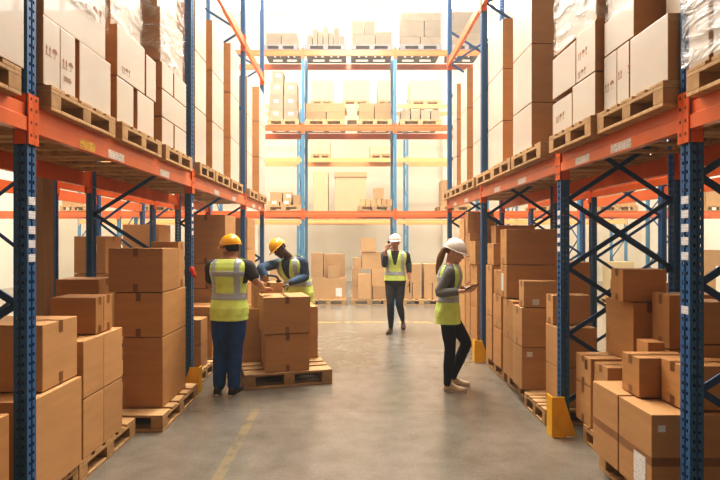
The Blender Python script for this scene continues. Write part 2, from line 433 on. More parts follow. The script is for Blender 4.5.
rack('blue and orange pallet rack lining the right side of the aisle', 'y', FR, 1.823, 2.875, [LZ, 5.05], 7.4, xx, 'X', True, {2.775: lab5r, 4.45: lab5m})
rack('blue and orange rack behind the left aisle rack, back to back with it', 'y', [5.70,8.58,10.43], -3.28, -4.28, [LZ], 6.2, zig, 'Z', False)
rack('blue and orange rack behind the right aisle rack, back to back with it', 'y', [4.45,7.09,9.53], 3.34, 4.38, [LZ], 6.2, xx, 'X', False)
F1F, F1R = 13.1, 14.2
F1X = [-1.21-2.37*k for k in (4,3,2,1,0)]+[1.16+2.37*k for k in range(5)]
fxx = [.3, 1.0, 1.7, 2.4, 3.1, 3.8, 4.5, 5.2, 5.9]
L1F, L2F, L3F = 2.42, 4.63, 6.56
rack('tall rack across the end of the aisle, first of the cross rows', 'x', F1X, F1F, F1R, [L1F, L2F, L3F], 6.66, fxx, 'Z', False, rack_mats=(POST_HAZED,ORANGE,ORANGE2))
F3F, F3R = 18.3, 19.4
F3X = [2.06-3.93*k for k in (3,2,1,0)]+[2.06+3.93*k for k in (1,2)]
rack('haze-paled distant rack behind the first cross row, below the high windows', 'x', F3X, F3F, F3R, [L1F, L2F, L3F], 6.7, fxx, 'Z', False, rack_mats=(POST_HAZED,ORANGE_HAZED,ORANGE_HAZED))

m = MB(); m.limb([(-1.758,5.66,1.34),(-1.725,5.65,1.27)],[.028,.024],n=10); m.build('red_bracket', simple('red_plastic', (.62,.05,.02), .4), RL)
# yellow post guards
def guard(x, y, sx, h, label):
    g = empty('post_guard', (x,y,0)); tag(g, label, 'post guard', 'yellow post guards')
    m = MB(); t = .012; w = .095
    m.box(x-w/2,x+w/2,y-.1,y-.1+t,.012,h); m.box(x-sx*w/2-(t if sx>0 else 0),x-sx*w/2+(0 if sx>0 else t),y-.1,y+.015,.012,h)
    m.build('guard_plate', YELLOW, g)
    m = MB(); b0 = len(m.v)
    tri = [(0,.012),(.10,.012),(0,h*.95)]
    for yy in (y-.1, y-.1+t): m.v += [Vector((x+sx*(w/2+d), yy, z)) for d, z in tri]
    for q in ((0,1,2),(5,4,3),(0,3,4,1),(1,4,5,2),(2,5,3,0)): m.f.append(tuple(b0+i for i in q)); m.m.append(0)
    m.build('gusset', YELLOW, g)
    m = MB(); m.box(x-w/2-.01,x+w/2+.01,y-.11,y+.02,.001,.0115); m.build('foot_plate', YELLOW, g)
guard(1.752, 4.375, 1, .34, 'yellow steel guard at the foot of the second right post')
guard(1.75, 7.02, 1, .30, 'yellow steel guard on the post just behind the woman')
guard(-1.69, 5.62, -1, .28, 'yellow steel guard at the foot of the second left post')

# ------------------------------------------------------------------ pallets
PW, PD, PH = .8, 1.2, .144
def pallet_parts():
    d = MB(); hy, hx = PW/2, PD/2
    for k in range(5):
        w = .145 if k % 2 == 0 else .10
        y = -hy+.0725+(PW-.145)*k/4
        d.box(-hx,hx,y-w/2,y+w/2,.122,.144,0,.003)
    for x in (-hx+.0725,0,hx-.0725): d.box(x-.0725,x+.0725,-hy,hy,.100,.1215,0,.003)
    parts = [('deck', d, WOOD)]
    for x in (-hx+.0725,0,hx-.0725):
        for y in (-hy+.05,0,hy-.05):
            b = MB(); b.box(x-.0725,x+.0725,y-.05,y+.05,.0225,.0995,0,.003); parts.append(('block', b, WOODD))
    s = MB()
    for y in (-hy+.05,0,hy-.05): s.box(-hx,hx,y-.05,y+.05,0,.022,0,.003)
    for x in (-hx+.05,hx-.05): s.box(x-.05,x+.05,-hy+.102,-.052,0,.022,0,.003); s.box(x-.05,x+.05,.052,hy-.102,0,.022,0,.003)
    parts.append(('base_boards', s, WOOD))
    return parts
PROTO = None; PROTO_FAR = None
def pallet(x, y, z, label, wy=.8, rot=0, group='wooden pallets', far=False, wx=1.2):
    global PROTO, PROTO_FAR
    if far:
        if PROTO_FAR is None:
            mm = MB()
            for n, p, mt in pallet_parts():
                b = len(mm.v); mm.v += p.v; mm.f += [tuple(b+i for i in q) for q in p.f]; mm.m += p.m
            o = mm.build('pallet', WOOD, origin=(0,0,0)); PROTO_FAR = o
        else: o = PROTO_FAR.copy(); C.objects.link(o)
        o.location = (x,y,z); o['_o'] = (x,y,z); o.scale = (wx/1.2, wy/.8, 1); o.rotation_euler = (0,0,rot); tag(o, label, 'pallet', group); return o
    if PROTO is None:
        o = empty('pallet', (0,0,0)); PROTO = o
        for n, p, mt in pallet_parts(): p.build(n, mt, o, origin=(0,0,0))
    else:
        o = PROTO.copy(); C.objects.link(o)
        for ch in list(PROTO.children):
            c = ch.copy(); C.objects.link(c); c.parent = o
    o.location = (x,y,z+.001); o['_o'] = (x,y,z+.001); o.scale = (wx/1.2, wy/.8, 1); o.rotation_euler = (0,0,rot)
    tag(o, label, 'pallet', group); return o

# ------------------------------------------------------------------ cartons
def marks(mb, O, U, V, s, kind):
    """printed handling marks on a face: O origin, U right, V up"""
    q = lambda a,b,c,d: mb.quad([O+U*a*s+V*b*s, O+U*c*s+V*b*s, O+U*c*s+V*d*s, O+U*a*s+V*d*s])
    t = lambda *p: mb.quad([O+U*a*s+V*b*s for a,b in p])
    if 'a' in kind:   # two arrows over a bar
        for k in (0,.5): q(.12+k,.15,.24+k,.6); t((.02+k,.6),(.34+k,.6),(.18+k,1))
        q(0,0,.9,.08)
    if 'u' in kind:   # umbrella
        t(*[(1.5+.42*math.cos(a),.55+.42*math.sin(a)) for a in [math.pi*i/8 for i in range(9)]]); q(1.47,.08,1.53,.55); q(1.3,.04,1.53,.10)
    if 'g' in kind:   # goblet
        t((2.1,1),(2.6,1),(2.42,.5),(2.28,.5)); q(2.32,.15,2.38,.5); q(2.15,.05,2.55,.15)
    if 't' in kind:   # lines of print
        for i in range(3): q(0,-.25-.22*i,1.6+.3*(i%2),-.14-.22*i)
def carton(x0, x1, y0, y1, z0, z1, label, mat=KRAFT, face=None, tape='x', side=0, mk=None, lab=None, band=False, far=False, group=None, rot=0, name='carton', hole=False):
    """side: -1 the aisle face is +x (left rack), +1 the aisle face is -x (right rack)"""
    m = MB(); z0 = z0+.0015; z1 = z1-.0015
    m.box(x0,x1,y0,y1,z0,z1,0,0 if far else .005)
    if face is not None:
        for i, f in enumerate(m.f):
            a,b,c = m.v[f[0]],m.v[f[1]],m.v[f[2]]; n = (b-a).cross(c-a)
            if n.length and n.normalized().x*(-side) > .7: m.m[i] = 1
    ob = m.build(name, [mat]+([face] if face is not None else []))
    if face is not None: tape = None
    tag(ob, label, 'carton', group)
    e = .0012; cx, cy = (x0+x1)/2, (y0+y1)/2
    if tape and not far:
        w = .022; dl = min(.075, (z1-z0)*.22); th = .0012
        def strip(prof, ax):       # open profile (run, z) swept across the tape width, one connected piece
            t = MB(); n = len(prof); b = 0
            for s_ in (-w, w):
                for r, z in prof: t.v.append(Vector((r, cy+s_, z)) if ax == 'x' else Vector((cx+s_, r, z)))
            for k in range(n-1): t.f.append((k, k+1, n+k+1, n+k)); t.m.append(0)
            t.build('tape', TAPE, ob)
        a0, a1 = (x0, x1) if tape == 'x' else (y0, y1)
        strip([(a0-th,z1-dl),(a0-th,z1+th),(a1+th,z1+th),(a1+th,z1-dl)], tape)
        strip([(a0-th,z0+.004),(a0-th,z0+dl)], tape); strip([(a1+th,z0+.004),(a1+th,z0+dl)], tape)
    xf = x1+e if side < 0 else x0-e; U = Vector((0,1,0)) if side < 0 else Vector((0,-1,0)); ys = y0 if side < 0 else y1
    if band:
        zb = z0+(z1-z0)*.46; xs_ = xf; yb = y0-e; t = MB()
        ring = [(x1 if side>0 else x0, yb), (xs_, yb), (xs_, y1)]
        for zz in (zb-.03, zb+.02): t.v += [Vector((px_,py_,zz)) for px_,py_ in ring]
        t.f += [(0,1,4,3),(1,2,5,4)]; t.m += [0,0]
        t.build('tape_band', TAPEL, ob)
    if mk:
        for kind, a, b, s in mk:
            t = MB(); marks(t, Vector((xf, ys, z0))+U*(a*(y1-y0))+Vector((0,0,b*(z1-z0))), U, Vector((0,0,1)), s*1.25, kind); t.build('handling_marks', PRINT, ob)
    if lab:
        for fc, a, b, w, h in lab:
            t = MB()
            if fc == 's': O = Vector((xf-side*.0012, ys, z0))+U*(a*(y1-y0))+Vector((0,0,b*(z1-z0))); D = U
            else: O = Vector((x0+a*(x1-x0), y0-e, z0+b*(z1-z0))); D = Vector((1,0,0))
            Z = Vector((0,0,1)); t.quad([O, O+D*w, O+D*w+Z*h, O+Z*h], uv=True); t.build('paper_label', LABEL, ob)
    if hole:
        t = MB(); O = Vector((xf, ys, z0))+U*((y1-y0)*.62)+Vector((0,0,(z1-z0)*.55)); t.quad([O,O+U*.05,O+U*.05+Vector((0,0,.08)),O+Vector((0,0,.08))]); t.build('hand_hole', SEAM, ob)
    if rot:
        pass
    return ob
def stack(desc, side, boxes, mat=KRAFT, face=None, **kw):
    for b in boxes:
        x0,x1,y0,y1,z0,z1,pos = b[:7]; o = dict(kw); 
        if len(b) > 7: o.update(b[7])
        ad = o.pop('ad', 'brown'); cat = o.pop('noun', 'carton')
        carton(x0,x1,y0,y1,z0,z1, f'{ad} {cat}, {pos} {desc}', side=side, group=o.pop('group', 'cartons '+desc), mat=o.pop('mat', mat), face=o.pop('face', face), **o)
G = .1465; T = LZ+.1465     # tops of ground and rack pallets

# ---- left rack, upper pallets
lx = lambda f, d=.62: (f-d, f)
d = 'of the first left upper pallet, at the photo edge'
stack(d, -1, [(-2.4,-1.70,1.86,2.26,T,3.42,'near one',dict(ad='large pale')),(-2.4,-1.70,2.264,2.66,T,3.42,'far one',dict(ad='large pale'))], face=SHEEN_FACE)
pallet(-2.30,2.24,LZ,'dark wooden pallet on the left rack at the photo edge')
d = 'on the left upper pallet after the near post'
stack(d, -1, [(-2.4,-1.75,2.91,3.078,T,2.945,'bottom left',dict(ad='narrow printed pale',mk=[('au',.12,.45,.05)])),
 (-2.4,-1.75,3.082,3.25,T,2.945,'bottom middle',dict(ad='narrow printed pale',mk=[('au',.12,.40,.05),('t',.2,.3,.04)])),
 (-2.4,-1.75,3.30,3.73,T,2.945,'bottom right',dict(ad='plain square pale')),
 (-2.45,-1.76,2.93,3.67,2.95,3.47,'top',dict(ad='wide pale',mk=[('aug',.62,.45,.07)]))], face=SHEEN_FACE)
pallet(-2.31,3.32,LZ,'wooden pallet on the left rack right after the near post')
d = 'on the third left upper pallet'
stack(d, -1, [(-2.4,-1.75,3.83,4.125,T,2.893,'bottom near',dict(ad='upright pale')),(-2.4,-1.75,4.20,4.55,T,2.893,'bottom far',dict(ad='upright pale')),
 (-2.4,-1.75,3.835,4.35,2.898,3.288,'second row near',dict(ad='wide pale',mk=[('aug',.15,.12,.045)])),(-2.4,-1.75,4.38,4.60,2.898,3.26,'second row far',dict(ad='small pale')),
 (-2.45,-1.87,3.98,4.55,3.293,3.9,'film-wrapped at the top',dict(ad='large pale'))], face=SHEEN_FACE)
pallet(-2.30,4.21,LZ,'light wooden pallet third along the left rack')
d = 'on the tall wrapped left pallet before the second post'
stack(d, -1, [(-2.45,-1.75,4.75,5.06,T,2.808,'bottom near',dict(ad='pale')),(-2.45,-1.75,5.09,5.45,T,2.808,'bottom far',dict(ad='pale')),
 (-2.45,-1.75,4.75,5.45,2.812,3.073,'second row',dict(ad='long pale')),
 (-2.45,-1.75,4.75,5.05,3.077,3.325,'third row near',dict(ad='pale')),(-2.45,-1.75,5.08,5.45,3.077,3.325,'third row far',dict(ad='pale')),
 (-2.45,-1.77,4.75,5.40,3.33,3.84,'fourth row',dict(ad='large pale')),(-2.45,-1.80,4.76,5.30,3.845,4.4,'top',dict(ad='large pale'))], face=SHEEN_FACE)
pallet(-2.30,5.11,LZ,'wooden pallet on the left rack just before the second post')
def tower(desc, side, xf, y0, y1, zs, dp=.62, **kw):
    nm = ['bottom','second up','third up','top'] if len(zs) == 5 else (['bottom','middle','top'] if len(zs) == 4 else ['lower','upper'])
    x0, x1 = (xf-dp, xf) if side < 0 else (xf, xf+dp)
    stack(desc, side, [(x0,x1,y0,y1,zs[i],zs[i+1]-.004,nm[i]) for i in range(len(zs)-1)], **kw)
Z3 = [T,3.18,3.83,4.475]
tower('of the left tower just beyond the second post', -1, -1.76, 5.79, 6.24, Z3, face=SHEEN_FACE, ad='tall cream-faced')
pallet(-2.30,6.11,LZ,'wooden pallet on the left rack just beyond the second post', wy=.66)
tower('of the second left tower beyond the second post', -1, -1.755, 6.50, 7.08, Z3, face=SHEEN_FACE, ad='tall cream-faced')
pallet(-2.30,6.86,LZ,'wooden pallet second beyond the second left post', wy=.76)
tower('of the left tower just before the third post', -1, -1.755, 7.50, 8.08, [T,3.18,3.84,4.57], face=SHEEN_FACE, ad='tall cream-faced')
pallet(-2.30,7.72,LZ,'wooden pallet on the left rack just before the third post')
tower('of the left tower just beyond the third post', -1, -1.755, 8.70, 9.16, Z3, face=SHEEN_FACE, ad='tall cream-faced')
pallet(-2.30,9.06,LZ,'wooden pallet on the left rack just beyond the third post')
tower('of the last left tower at the rack end', -1, -1.715, 9.64, 10.33, [T,3.25,3.915,4.577], face=SHEEN_FACE, ad='tall cream-faced')
pallet(-2.28,9.94,LZ,'last wooden pallet at the far end of the left rack')

# ---- right rack, upper pallets
d = 'of the first right upper pallet, at the photo edge'
stack(d, 1, [(1.78,2.45,1.95,2.50,T,3.25,'near one',dict(ad='large wrapped pale')),(1.78,2.45,2.53,2.68,T,3.25,'far one',dict(ad='narrow wrapped pale'))], face=SHEEN_FACE)
pallet(2.36,2.27,LZ,'wooden pallet on the right rack at the photo edge')
d = 'on the right upper pallet after the near post'
stack(d, 1, [(1.78,2.45,2.855,3.243,T,2.93,'bottom near',dict(ad='big plain pale')),(1.78,2.45,3.255,3.40,T,2.93,'bottom middle',dict(ad='narrow printed pale',mk=[('ag',.1,.45,.045)])),
 (1.78,2.45,3.405,3.575,T,2.93,'bottom far',dict(ad='narrow printed pale',mk=[('au',.1,.35,.05)])),
 (1.78,2.45,3.20,3.57,2.935,3.17,'second row',dict(ad='wide pale')),(1.92,2.45,2.88,3.10,2.935,3.45,'set back on top',dict(ad='wrapped pale')),
 (1.80,2.45,3.22,3.56,3.175,3.7,'top',dict(ad='film-wrapped pale'))], face=SHEEN_FACE)
pallet(2.34,3.215,LZ,'thick wooden pallet on the right rack after the near post', wy=.76)
d = 'on the right upper pallet hiding the second post'
stack(d, 1, [(1.74,2.4,3.62,3.99,T,2.853,'bottom near',dict(ad='plain pale')),(1.74,2.4,4.0,4.38,T,2.82,'bottom far',dict(ad='printed pale',mk=[('aug',.2,.35,.05)])),
 (1.74,2.4,3.62,3.925,2.858,3.225,'second row near',dict(ad='printed pale',mk=[('aug',.12,.45,.045),('aug',.1,.08,.04)])),(1.74,2.4,3.935,4.38,2.858,3.20,'second row far',dict(ad='pale')),
 (1.76,2.4,3.64,4.36,3.23,3.60,'third row',dict(ad='film-wrapped pale')),(1.78,2.4,3.66,4.34,3.605,4.0,'top',dict(ad='film-wrapped pale'))], face=SHEEN_FACE)
pallet(2.31,4.005,LZ,'wooden pallet on the right rack in front of the second post', wy=.76)
tower('of the right tower just beyond the second post', 1, 1.745, 4.90, 5.46, [T,2.985,3.55,4.15], face=SHEEN_FACE, ad='wide brown', dp=.8)
pallet(2.31,5.0,LZ,'wooden pallet on the right rack just beyond the second post', wy=.84)
pallet(2.31,5.80,LZ,'bare wooden pallet between two towers on the right rack', wy=.7)
Z4 = [T,3.137,3.777,4.40]
tower('of the right tower just before the third post', 1, 1.88, 6.28, 6.95, Z4, face=SHEEN_FACE, ad='tall cream-faced')
pallet(2.33,6.60,LZ,'wooden pallet on the right rack just before the third post')
tower('of the right tower just beyond the third post', 1, 1.90, 7.16, 7.88, Z4, face=SHEEN_FACE, ad='tall cream-faced')
pallet(2.33,7.54,LZ,'wooden pallet on the right rack just beyond the third post')
tower('of the second right tower beyond the third post', 1, 1.90, 8.29, 8.74, [T,3.176,3.82,4.475], face=SHEEN_FACE, ad='tall cream-faced')
pallet(2.33,8.38,LZ,'wooden pallet second beyond the third right post')
tower('of the last right tower at the rack end', 1, 1.90, 9.08, 9.44, [T,3.16,3.82,4.46], face=SHEEN_FACE, ad='tall cream-faced')
pallet(2.33,9.14,LZ,'last wooden pallet at the far end of the right rack', wy=.68)

# ---- left ground level
stack('by the camera, before the near left post', -1, [(-2.5,-1.75,2.0,2.62,G,.766,'single',dict(ad='large brown',tape=None))])
pallet(-2.32,2.30,0,'wooden pallet under the carton before the near left post')
d = 'behind the near left post'
stack(d, -1, [(-2.6,-1.815,2.885,3.45,G,.737,'lower',dict(ad='huge plain brown',tape=None)),(-2.55,-1.845,3.06,3.45,.741,1.146,'upper',dict(ad='wide brown'))], mat=KRAFT2)
pallet(-2.43,3.165,0,'wooden pallet mostly hidden behind the near left post', wy=.54)
d = 'of the block of four before the wide left gap'
stack(d, -1, [(-2.5,-1.83,3.50,3.79,G,.557,'lower near',dict(tape=None)),(-2.5,-1.83,3.793,4.10,G,.557,'lower far',dict(tape=None)),
  (-2.5,-1.83,3.50,3.79,.561,.96,'upper near',dict(tape=None)),(-2.5,-1.83,3.793,4.10,.561,.96,'upper far',dict(tape=None))], mat=KRAFT2)
stack('standing on the block of four at left', -1, [(-2.20,-1.865,3.742,3.862,.964,1.235,'front',dict(ad='slim brown')),(-2.20,-1.865,3.868,4.0,.964,1.235,'back',dict(ad='slim brown'))])
pallet(-2.43,3.90,0,'wooden pallet sticking out under the block of four at left', wy=.9)
d = 'of the big left stack on a pallet'
stack(d, -1, [(-2.05,-1.69,4.60,5.25,G,.779,'bottom',dict(ad='tall brown',tape=None)),(-2.13,-1.69,4.60,5.25,.783,1.183,'middle',dict(ad='wide brown',tape='y')),(-2.18,-1.69,4.60,5.02,1.187,1.585,'top',dict(ad='wide brown',tape='y')),
  (-1.97,-1.70,5.05,5.24,1.187,1.645,'behind on top',dict(ad='small dark brown'))])
pallet(-2.055,4.90,0,'wooden pallet under the big left stack, in front of the guard', wy=1.0, wx=.88)
stack('left of the big stack, behind the rack post', -1, [(-3.0,-2.56,5.2,5.55,G,.70,'lower'),(-3.0,-2.56,5.2,5.55,.704,1.26,'upper',dict(ad='flat-topped brown'))])
pallet(-2.79,5.37,0,'wooden pallet behind the big left stack', wx=.5, wy=.45, far=True)
d = 'at the foot of the second left post'
stack(d, -1, [(-2.05,-1.76,6.02,6.30,G,.42,'lower',dict(ad='small brown',tape='y')),(-2.05,-1.76,6.02,6.30,.424,.72,'upper',dict(ad='small brown',tape=None))])
pallet(-2.32,6.12,0,'wooden pallet just past the second left post', wy=.66)
d = 'of the stack left of the worker in blue trousers'
stack(d, -1, [(-2.3,-1.78,6.58,7.05,G,.50,'bottom'),(-2.3,-1.78,6.58,7.05,.504,.80,'second up'),
 (-2.25,-1.76,7.15,7.75,G,.62,'rear bottom'),(-2.25,-1.76,7.15,7.75,.624,.98,'rear second up'),(-2.25,-1.76,7.15,7.75,.984,1.33,'rear third up',dict(tape='y')),
 (-2.30,-1.75,7.15,7.80,1.334,2.02,'rear top',dict(ad='big dark brown',tape='y'))])
pallet(-2.32,6.86,0,'wooden pallet left of the worker in blue trousers', wy=.6, far=True)
pallet(-2.32,7.62,0,'wooden pallet under the tall stack behind the worker', far=True)
d = 'of the stack behind both workers, by the left rack end'
stack(d, -1, [(-2.3,-1.76,8.75,9.45,G,.9,'bottom',dict(tape=None)),(-2.3,-1.76,8.75,9.45,.904,1.5,'middle',dict(tape=None)),(-2.3,-1.76,8.75,9.45,1.504,2.05,'top',dict(tape='y'))])
pallet(-2.32,9.1,0,'wooden pallet by the far end of the left rack floor', far=True)
d = 'of the stack seen behind the left rack, deep in shade'
stack(d, -1, [(-3.95,-3.42,7.3,7.9,G,.70,'bottom'),(-3.95,-3.42,7.3,7.9,.704,1.18,'second up'),(-3.95,-3.5,7.3,7.8,1.184,1.72,'top',dict(lab=[('f',.55,.55,.08,.12)])),
  (-4.2,-3.97,7.3,7.7,G,1.1,'left tall',dict(ad='slim brown'))], far=False)
pallet(-3.82,7.6,0,'wooden pallet behind the left rack, deep in shade', far=True)
d = 'in the left back row near the rack end'
stack(d, -1, [(-4.2,-3.4,9.2,9.8,G,1.15,'lower',dict(ad='broad brown')),(-4.1,-3.45,9.2,9.8,1.154,1.95,'upper',dict(ad='broad brown'))], far=True)
pallet(-3.82,9.5,0,'wooden pallet in the left back row near the rack end', far=True)

# ---- pallet in the middle with both workers
TH = math.radians(16); ca, sa = math.cos(TH), math.sin(TH); PO = Vector((-1.165,5.63,0))
def rotb(ob, org=PO):
    # turn a thing built at the pallet's own axes about the pallet's near left corner
    R = Matrix.Rotation(TH, 4, 'Z'); v = Vector(ob.location)-org; v = R @ v
    ob.location = org+v; ob.rotation_euler = (0,0,TH)
def mid(x0,x1,y0,y1,z0,z1,label,**k):
    o = carton(PO.x+x0,PO.x+x1,PO.y+y0,PO.y+y1,z0,z1,label,group='cartons on the middle pallet',**k); rotb(o); return o
o = pallet(PO.x+.5, PO.y+.55, .0, 'wooden pallet standing in the aisle between the two workers', rot=0); o.scale = (1.0/1.2,1.1/.8,1.15); rotb(o)
GM = .144*1.15+.003
mid(.235,.735,.03,.50,GM,.595,'brown carton at the front of the aisle pallet, lower of two',tape='y',mat=KRAFT)
mid(.21,.745,.02,.51,.599,1.015,'brown carton at the front of the aisle pallet, upper of two',tape='y',mat=KRAFT)
mid(.02,.96,.60,1.06,GM,.82,'big brown carton at the back of the aisle pallet',tape=None)
mid(.16,.52,.64,.98,.824,1.13,'small brown carton both workers have their hands on',tape='y',mat=KRAFT2)

# ---- right ground level
d = 'of the front right pair beside the near post'
stack(d, 1, [(1.745,2.75,2.95,3.31,G,.645,'near',dict(ad='big banded',band=True,tape=None,lab=[('f',.035,.80,.045,.04),('s',.49,.02,.126,.215)])),
  (1.745,2.6,3.325,3.667,G,.648,'far',dict(ad='big banded',band=True,tape=None))], mat=KRAFT2)
t = MB(); marks(t, Vector((1.79,2.9475,.36)), Vector((1,0,0)), Vector((0,0,1)), .035, 'aug')
ob = [o for o in C.objects if o.get('label','').startswith('big banded carton, near of')][0]; t.build('handling_marks', PRINT, ob)
pallet(2.41,3.31,0,'wooden pallet under the front right pair')
stack('lying on the front right pair', 1, [(1.84,2.2,3.245,3.45,.65,.905,'left',dict(ad='square brown')),(1.965,2.62,3.0,3.22,.65,.915,'right, cut by the post',dict(ad='wide brown')),
  (2.045,2.16,3.50,3.64,.652,.955,'small rear',dict(ad='upright brown',tape=None)),
  (2.245,2.76,3.25,3.44,.65,.985,'far right lower',dict(ad='dark brown',tape=None)),(2.245,2.76,3.25,3.44,.989,1.262,'far right upper',dict(ad='brown'))])
d = 'between the front right pair and the second post'
stack(d, 1, [(1.93,2.19,4.09,4.36,G,.47,'lower',dict(ad='upright brown')),(1.93,2.19,4.09,4.36,.474,.705,'upper one with hand hole',dict(ad='brown',hole=True)),
  (1.95,2.18,3.86,4.075,G,.42,'hidden low front',dict()),(1.95,2.18,3.86,4.075,.424,.69,'front',dict(ad='small brown'))], mat=KRAFT2)
d = 'of the tall pair behind the front right cartons'
stack(d, 1, [(2.2,2.455,3.96,4.385,G,1.17,'lower',dict(ad='tall brown',tape='y')),(2.13,2.47,3.98,4.16,1.174,1.43,'upper',dict(ad='wide dark brown'))])
d = 'right of the tall pair, beside the near post'
stack(d, 1, [(2.31,2.78,3.69,3.90,G,.86,'lower',dict(tape=None)),(2.31,2.78,3.69,3.90,.864,1.26,'upper')])
pallet(2.52,3.96,0,'wooden pallet under the tall pair at right', wy=.48)
d = 'of the stack half hidden behind the second right post'
stack(d, 1, [(1.88,2.23,4.61,4.90,G,.50,'bottom',dict(tape=None)),(1.88,2.23,4.61,4.90,.504,.866,'middle',dict(tape=None)),(1.885,2.235,4.74,4.90,.87,1.147,'top')], mat=KRAFT2)
pallet(2.34,4.825,0,'bare-edged wooden pallet just past the second right post', wy=.54)
d = 'of the right stack below a wide brown carton'
stack(d, 1, [(1.735,2.02,5.15,5.44,G,.574,'white-labelled bottom one',dict(lab=[('f',.17,.78,.06,.05)],tape=None)),(1.735,2.02,5.15,5.44,.578,.976,'middle',dict()),
 (1.755,2.10,5.15,5.30,.98,1.247,'top',dict(ad='wide brown',lab=[('f',.25,.08,.07,.06)]))], mat=KRAFT2)
d = 'of the tallest right stack'
stack(d, 1, [(1.76,2.1,5.50,5.87,G,.57,'bottom',dict(tape=None)),(1.76,2.1,5.50,5.87,.574,1.0,'second up'),(1.755,2.34,5.72,5.95,1.004,1.38,'third up',dict(ad='wide brown',lab=[('s',.2,.2,.08,.2)])),(1.755,2.34,5.72,5.95,1.384,1.785,'top',dict(ad='wide brown',tape='x'))])
pallet(2.42,5.50,0,'wooden pallet under the tallest right stack', wy=.8)
d = 'of the narrow right stack by the third post'
stack(d, 1, [(1.78,2.1,6.01,6.34,G,.60,'front bottom',dict(tape=None)),(1.78,2.1,6.01,6.34,.604,1.0,'front second up'),(1.78,2.0,6.02,6.30,1.004,1.30,'front top',dict(ad='small brown')),
 (1.78,2.1,6.40,6.68,G,.70,'rear bottom',dict(tape=None)),(1.78,2.1,6.40,6.68,.704,1.34,'rear middle'),(1.80,2.15,6.40,6.68,1.344,1.62,'rear top',dict(ad='wide brown')),
 (1.93,2.6,6.75,6.98,G,1.2,'hindmost lower',dict(ad='tall brown')),(1.93,2.45,6.75,6.98,1.204,1.86,'hindmost upper',dict(ad='dark brown'))])
pallet(2.42,6.42,0,'wooden pallet just before the third right post')
d = 'of the right stack just past the third post'
stack(d, 1, [(1.80,2.3,7.23,7.62,G,.70,'front bottom',dict(tape=None)),(1.80,2.3,7.23,7.62,.704,1.31,'front second up'),(1.78,2.2,7.25,7.60,1.314,1.65,'front top',dict(ad='small brown')),
 (1.80,2.3,7.66,7.95,G,.9,'rear bottom',dict(tape=None)),(1.80,2.3,7.66,7.95,.904,1.40,'rear second up'),(1.80,2.3,7.66,7.95,1.404,1.77,'rear third up'),(1.80,2.2,7.80,7.95,1.774,2.1,'rear top')])
pallet(2.42,7.57,0,'wooden pallet just past the third right post', wy=.80)
d = 'of the right stack the woman faces'
stack(d, 1, [(1.80,2.3,8.0,8.40,G,.8,'bottom',dict(tape=None)),(1.80,2.3,8.0,8.40,.804,1.5,'middle'),(1.80,2.3,8.05,8.40,1.504,2.0,'top')], mat=KRAFT2)
pallet(2.42,8.40,0,'wooden pallet near the far end of the right rack floor', far=True)
d = 'of the far right floor stack at the rack end'
stack(d, 1, [(1.80,2.4,8.85,9.4,G,.9,'lower'),(1.80,2.4,8.85,9.4,.904,1.7,'upper')], far=True)
pallet(2.30,9.12,0,'wooden pallet at the far end of the right rack floor', wx=1.1, wy=.62, far=True)
d = 'of the stack seen behind the right rack'
stack(d, 1, [(3.42,4.0,6.1,6.7,G,.62,'bottom'),(3.42,4.0,6.1,6.7,.624,1.15,'second up'),(2.45,2.85,6.05,6.5,G,.9,'front lower'),(2.45,2.85,6.05,6.5,.904,1.40,'front upper')])
pallet(3.75,6.4,0,'wooden pallet behind the right rack', far=True)

# ---- stretch film round the upper loads
def film(x0,x1,y0,y1,z0,z1,label):
    m = MB(); n = 8; rr = []
    for k in range(n+1):
        z = z0+(z1-z0)*k/n; j = .006*math.sin(k*2.1); e = .012
        ring = []
        X0,X1,Y0,Y1 = x0-e-j, x1+e+j, y0-e, y1+e
        for (ax,ay),(bx,by) in (((X0,Y0),(X1,Y0)),((X1,Y0),(X1,Y1)),((X1,Y1),(X0,Y1)),((X0,Y1),(X0,Y0))):
            for t in range(5): ring.append((ax+(bx-ax)*t/5, ay+(by-ay)*t/5, z))
        rr.append(ring)
    m.rings(rr, cap=False); tag(m.build('stretch_film', FILM), label, 'stretch film', 'clear film on the upper loads')
film(-2.45,-1.76,2.93,3.67,3.16,3.49,'clear crinkled film around the top of the first full left load')
film(-2.45,-1.87,3.98,4.55,3.30,3.92,'clear crinkled film around the top of the third left load')
film(-2.45,-1.77,4.75,5.40,3.34,4.42,'clear crinkled film around the tall left load before the second post')
film(1.80,2.45,3.22,3.56,3.18,3.72,'clear crinkled film around the top right load after the near post')
film(1.76,2.4,3.64,4.36,3.235,4.02,'clear crinkled film around the right load hiding the second post')
film(1.765,2.46,1.94,2.685,2.56,3.27,'clear film around the right load at the photo edge')
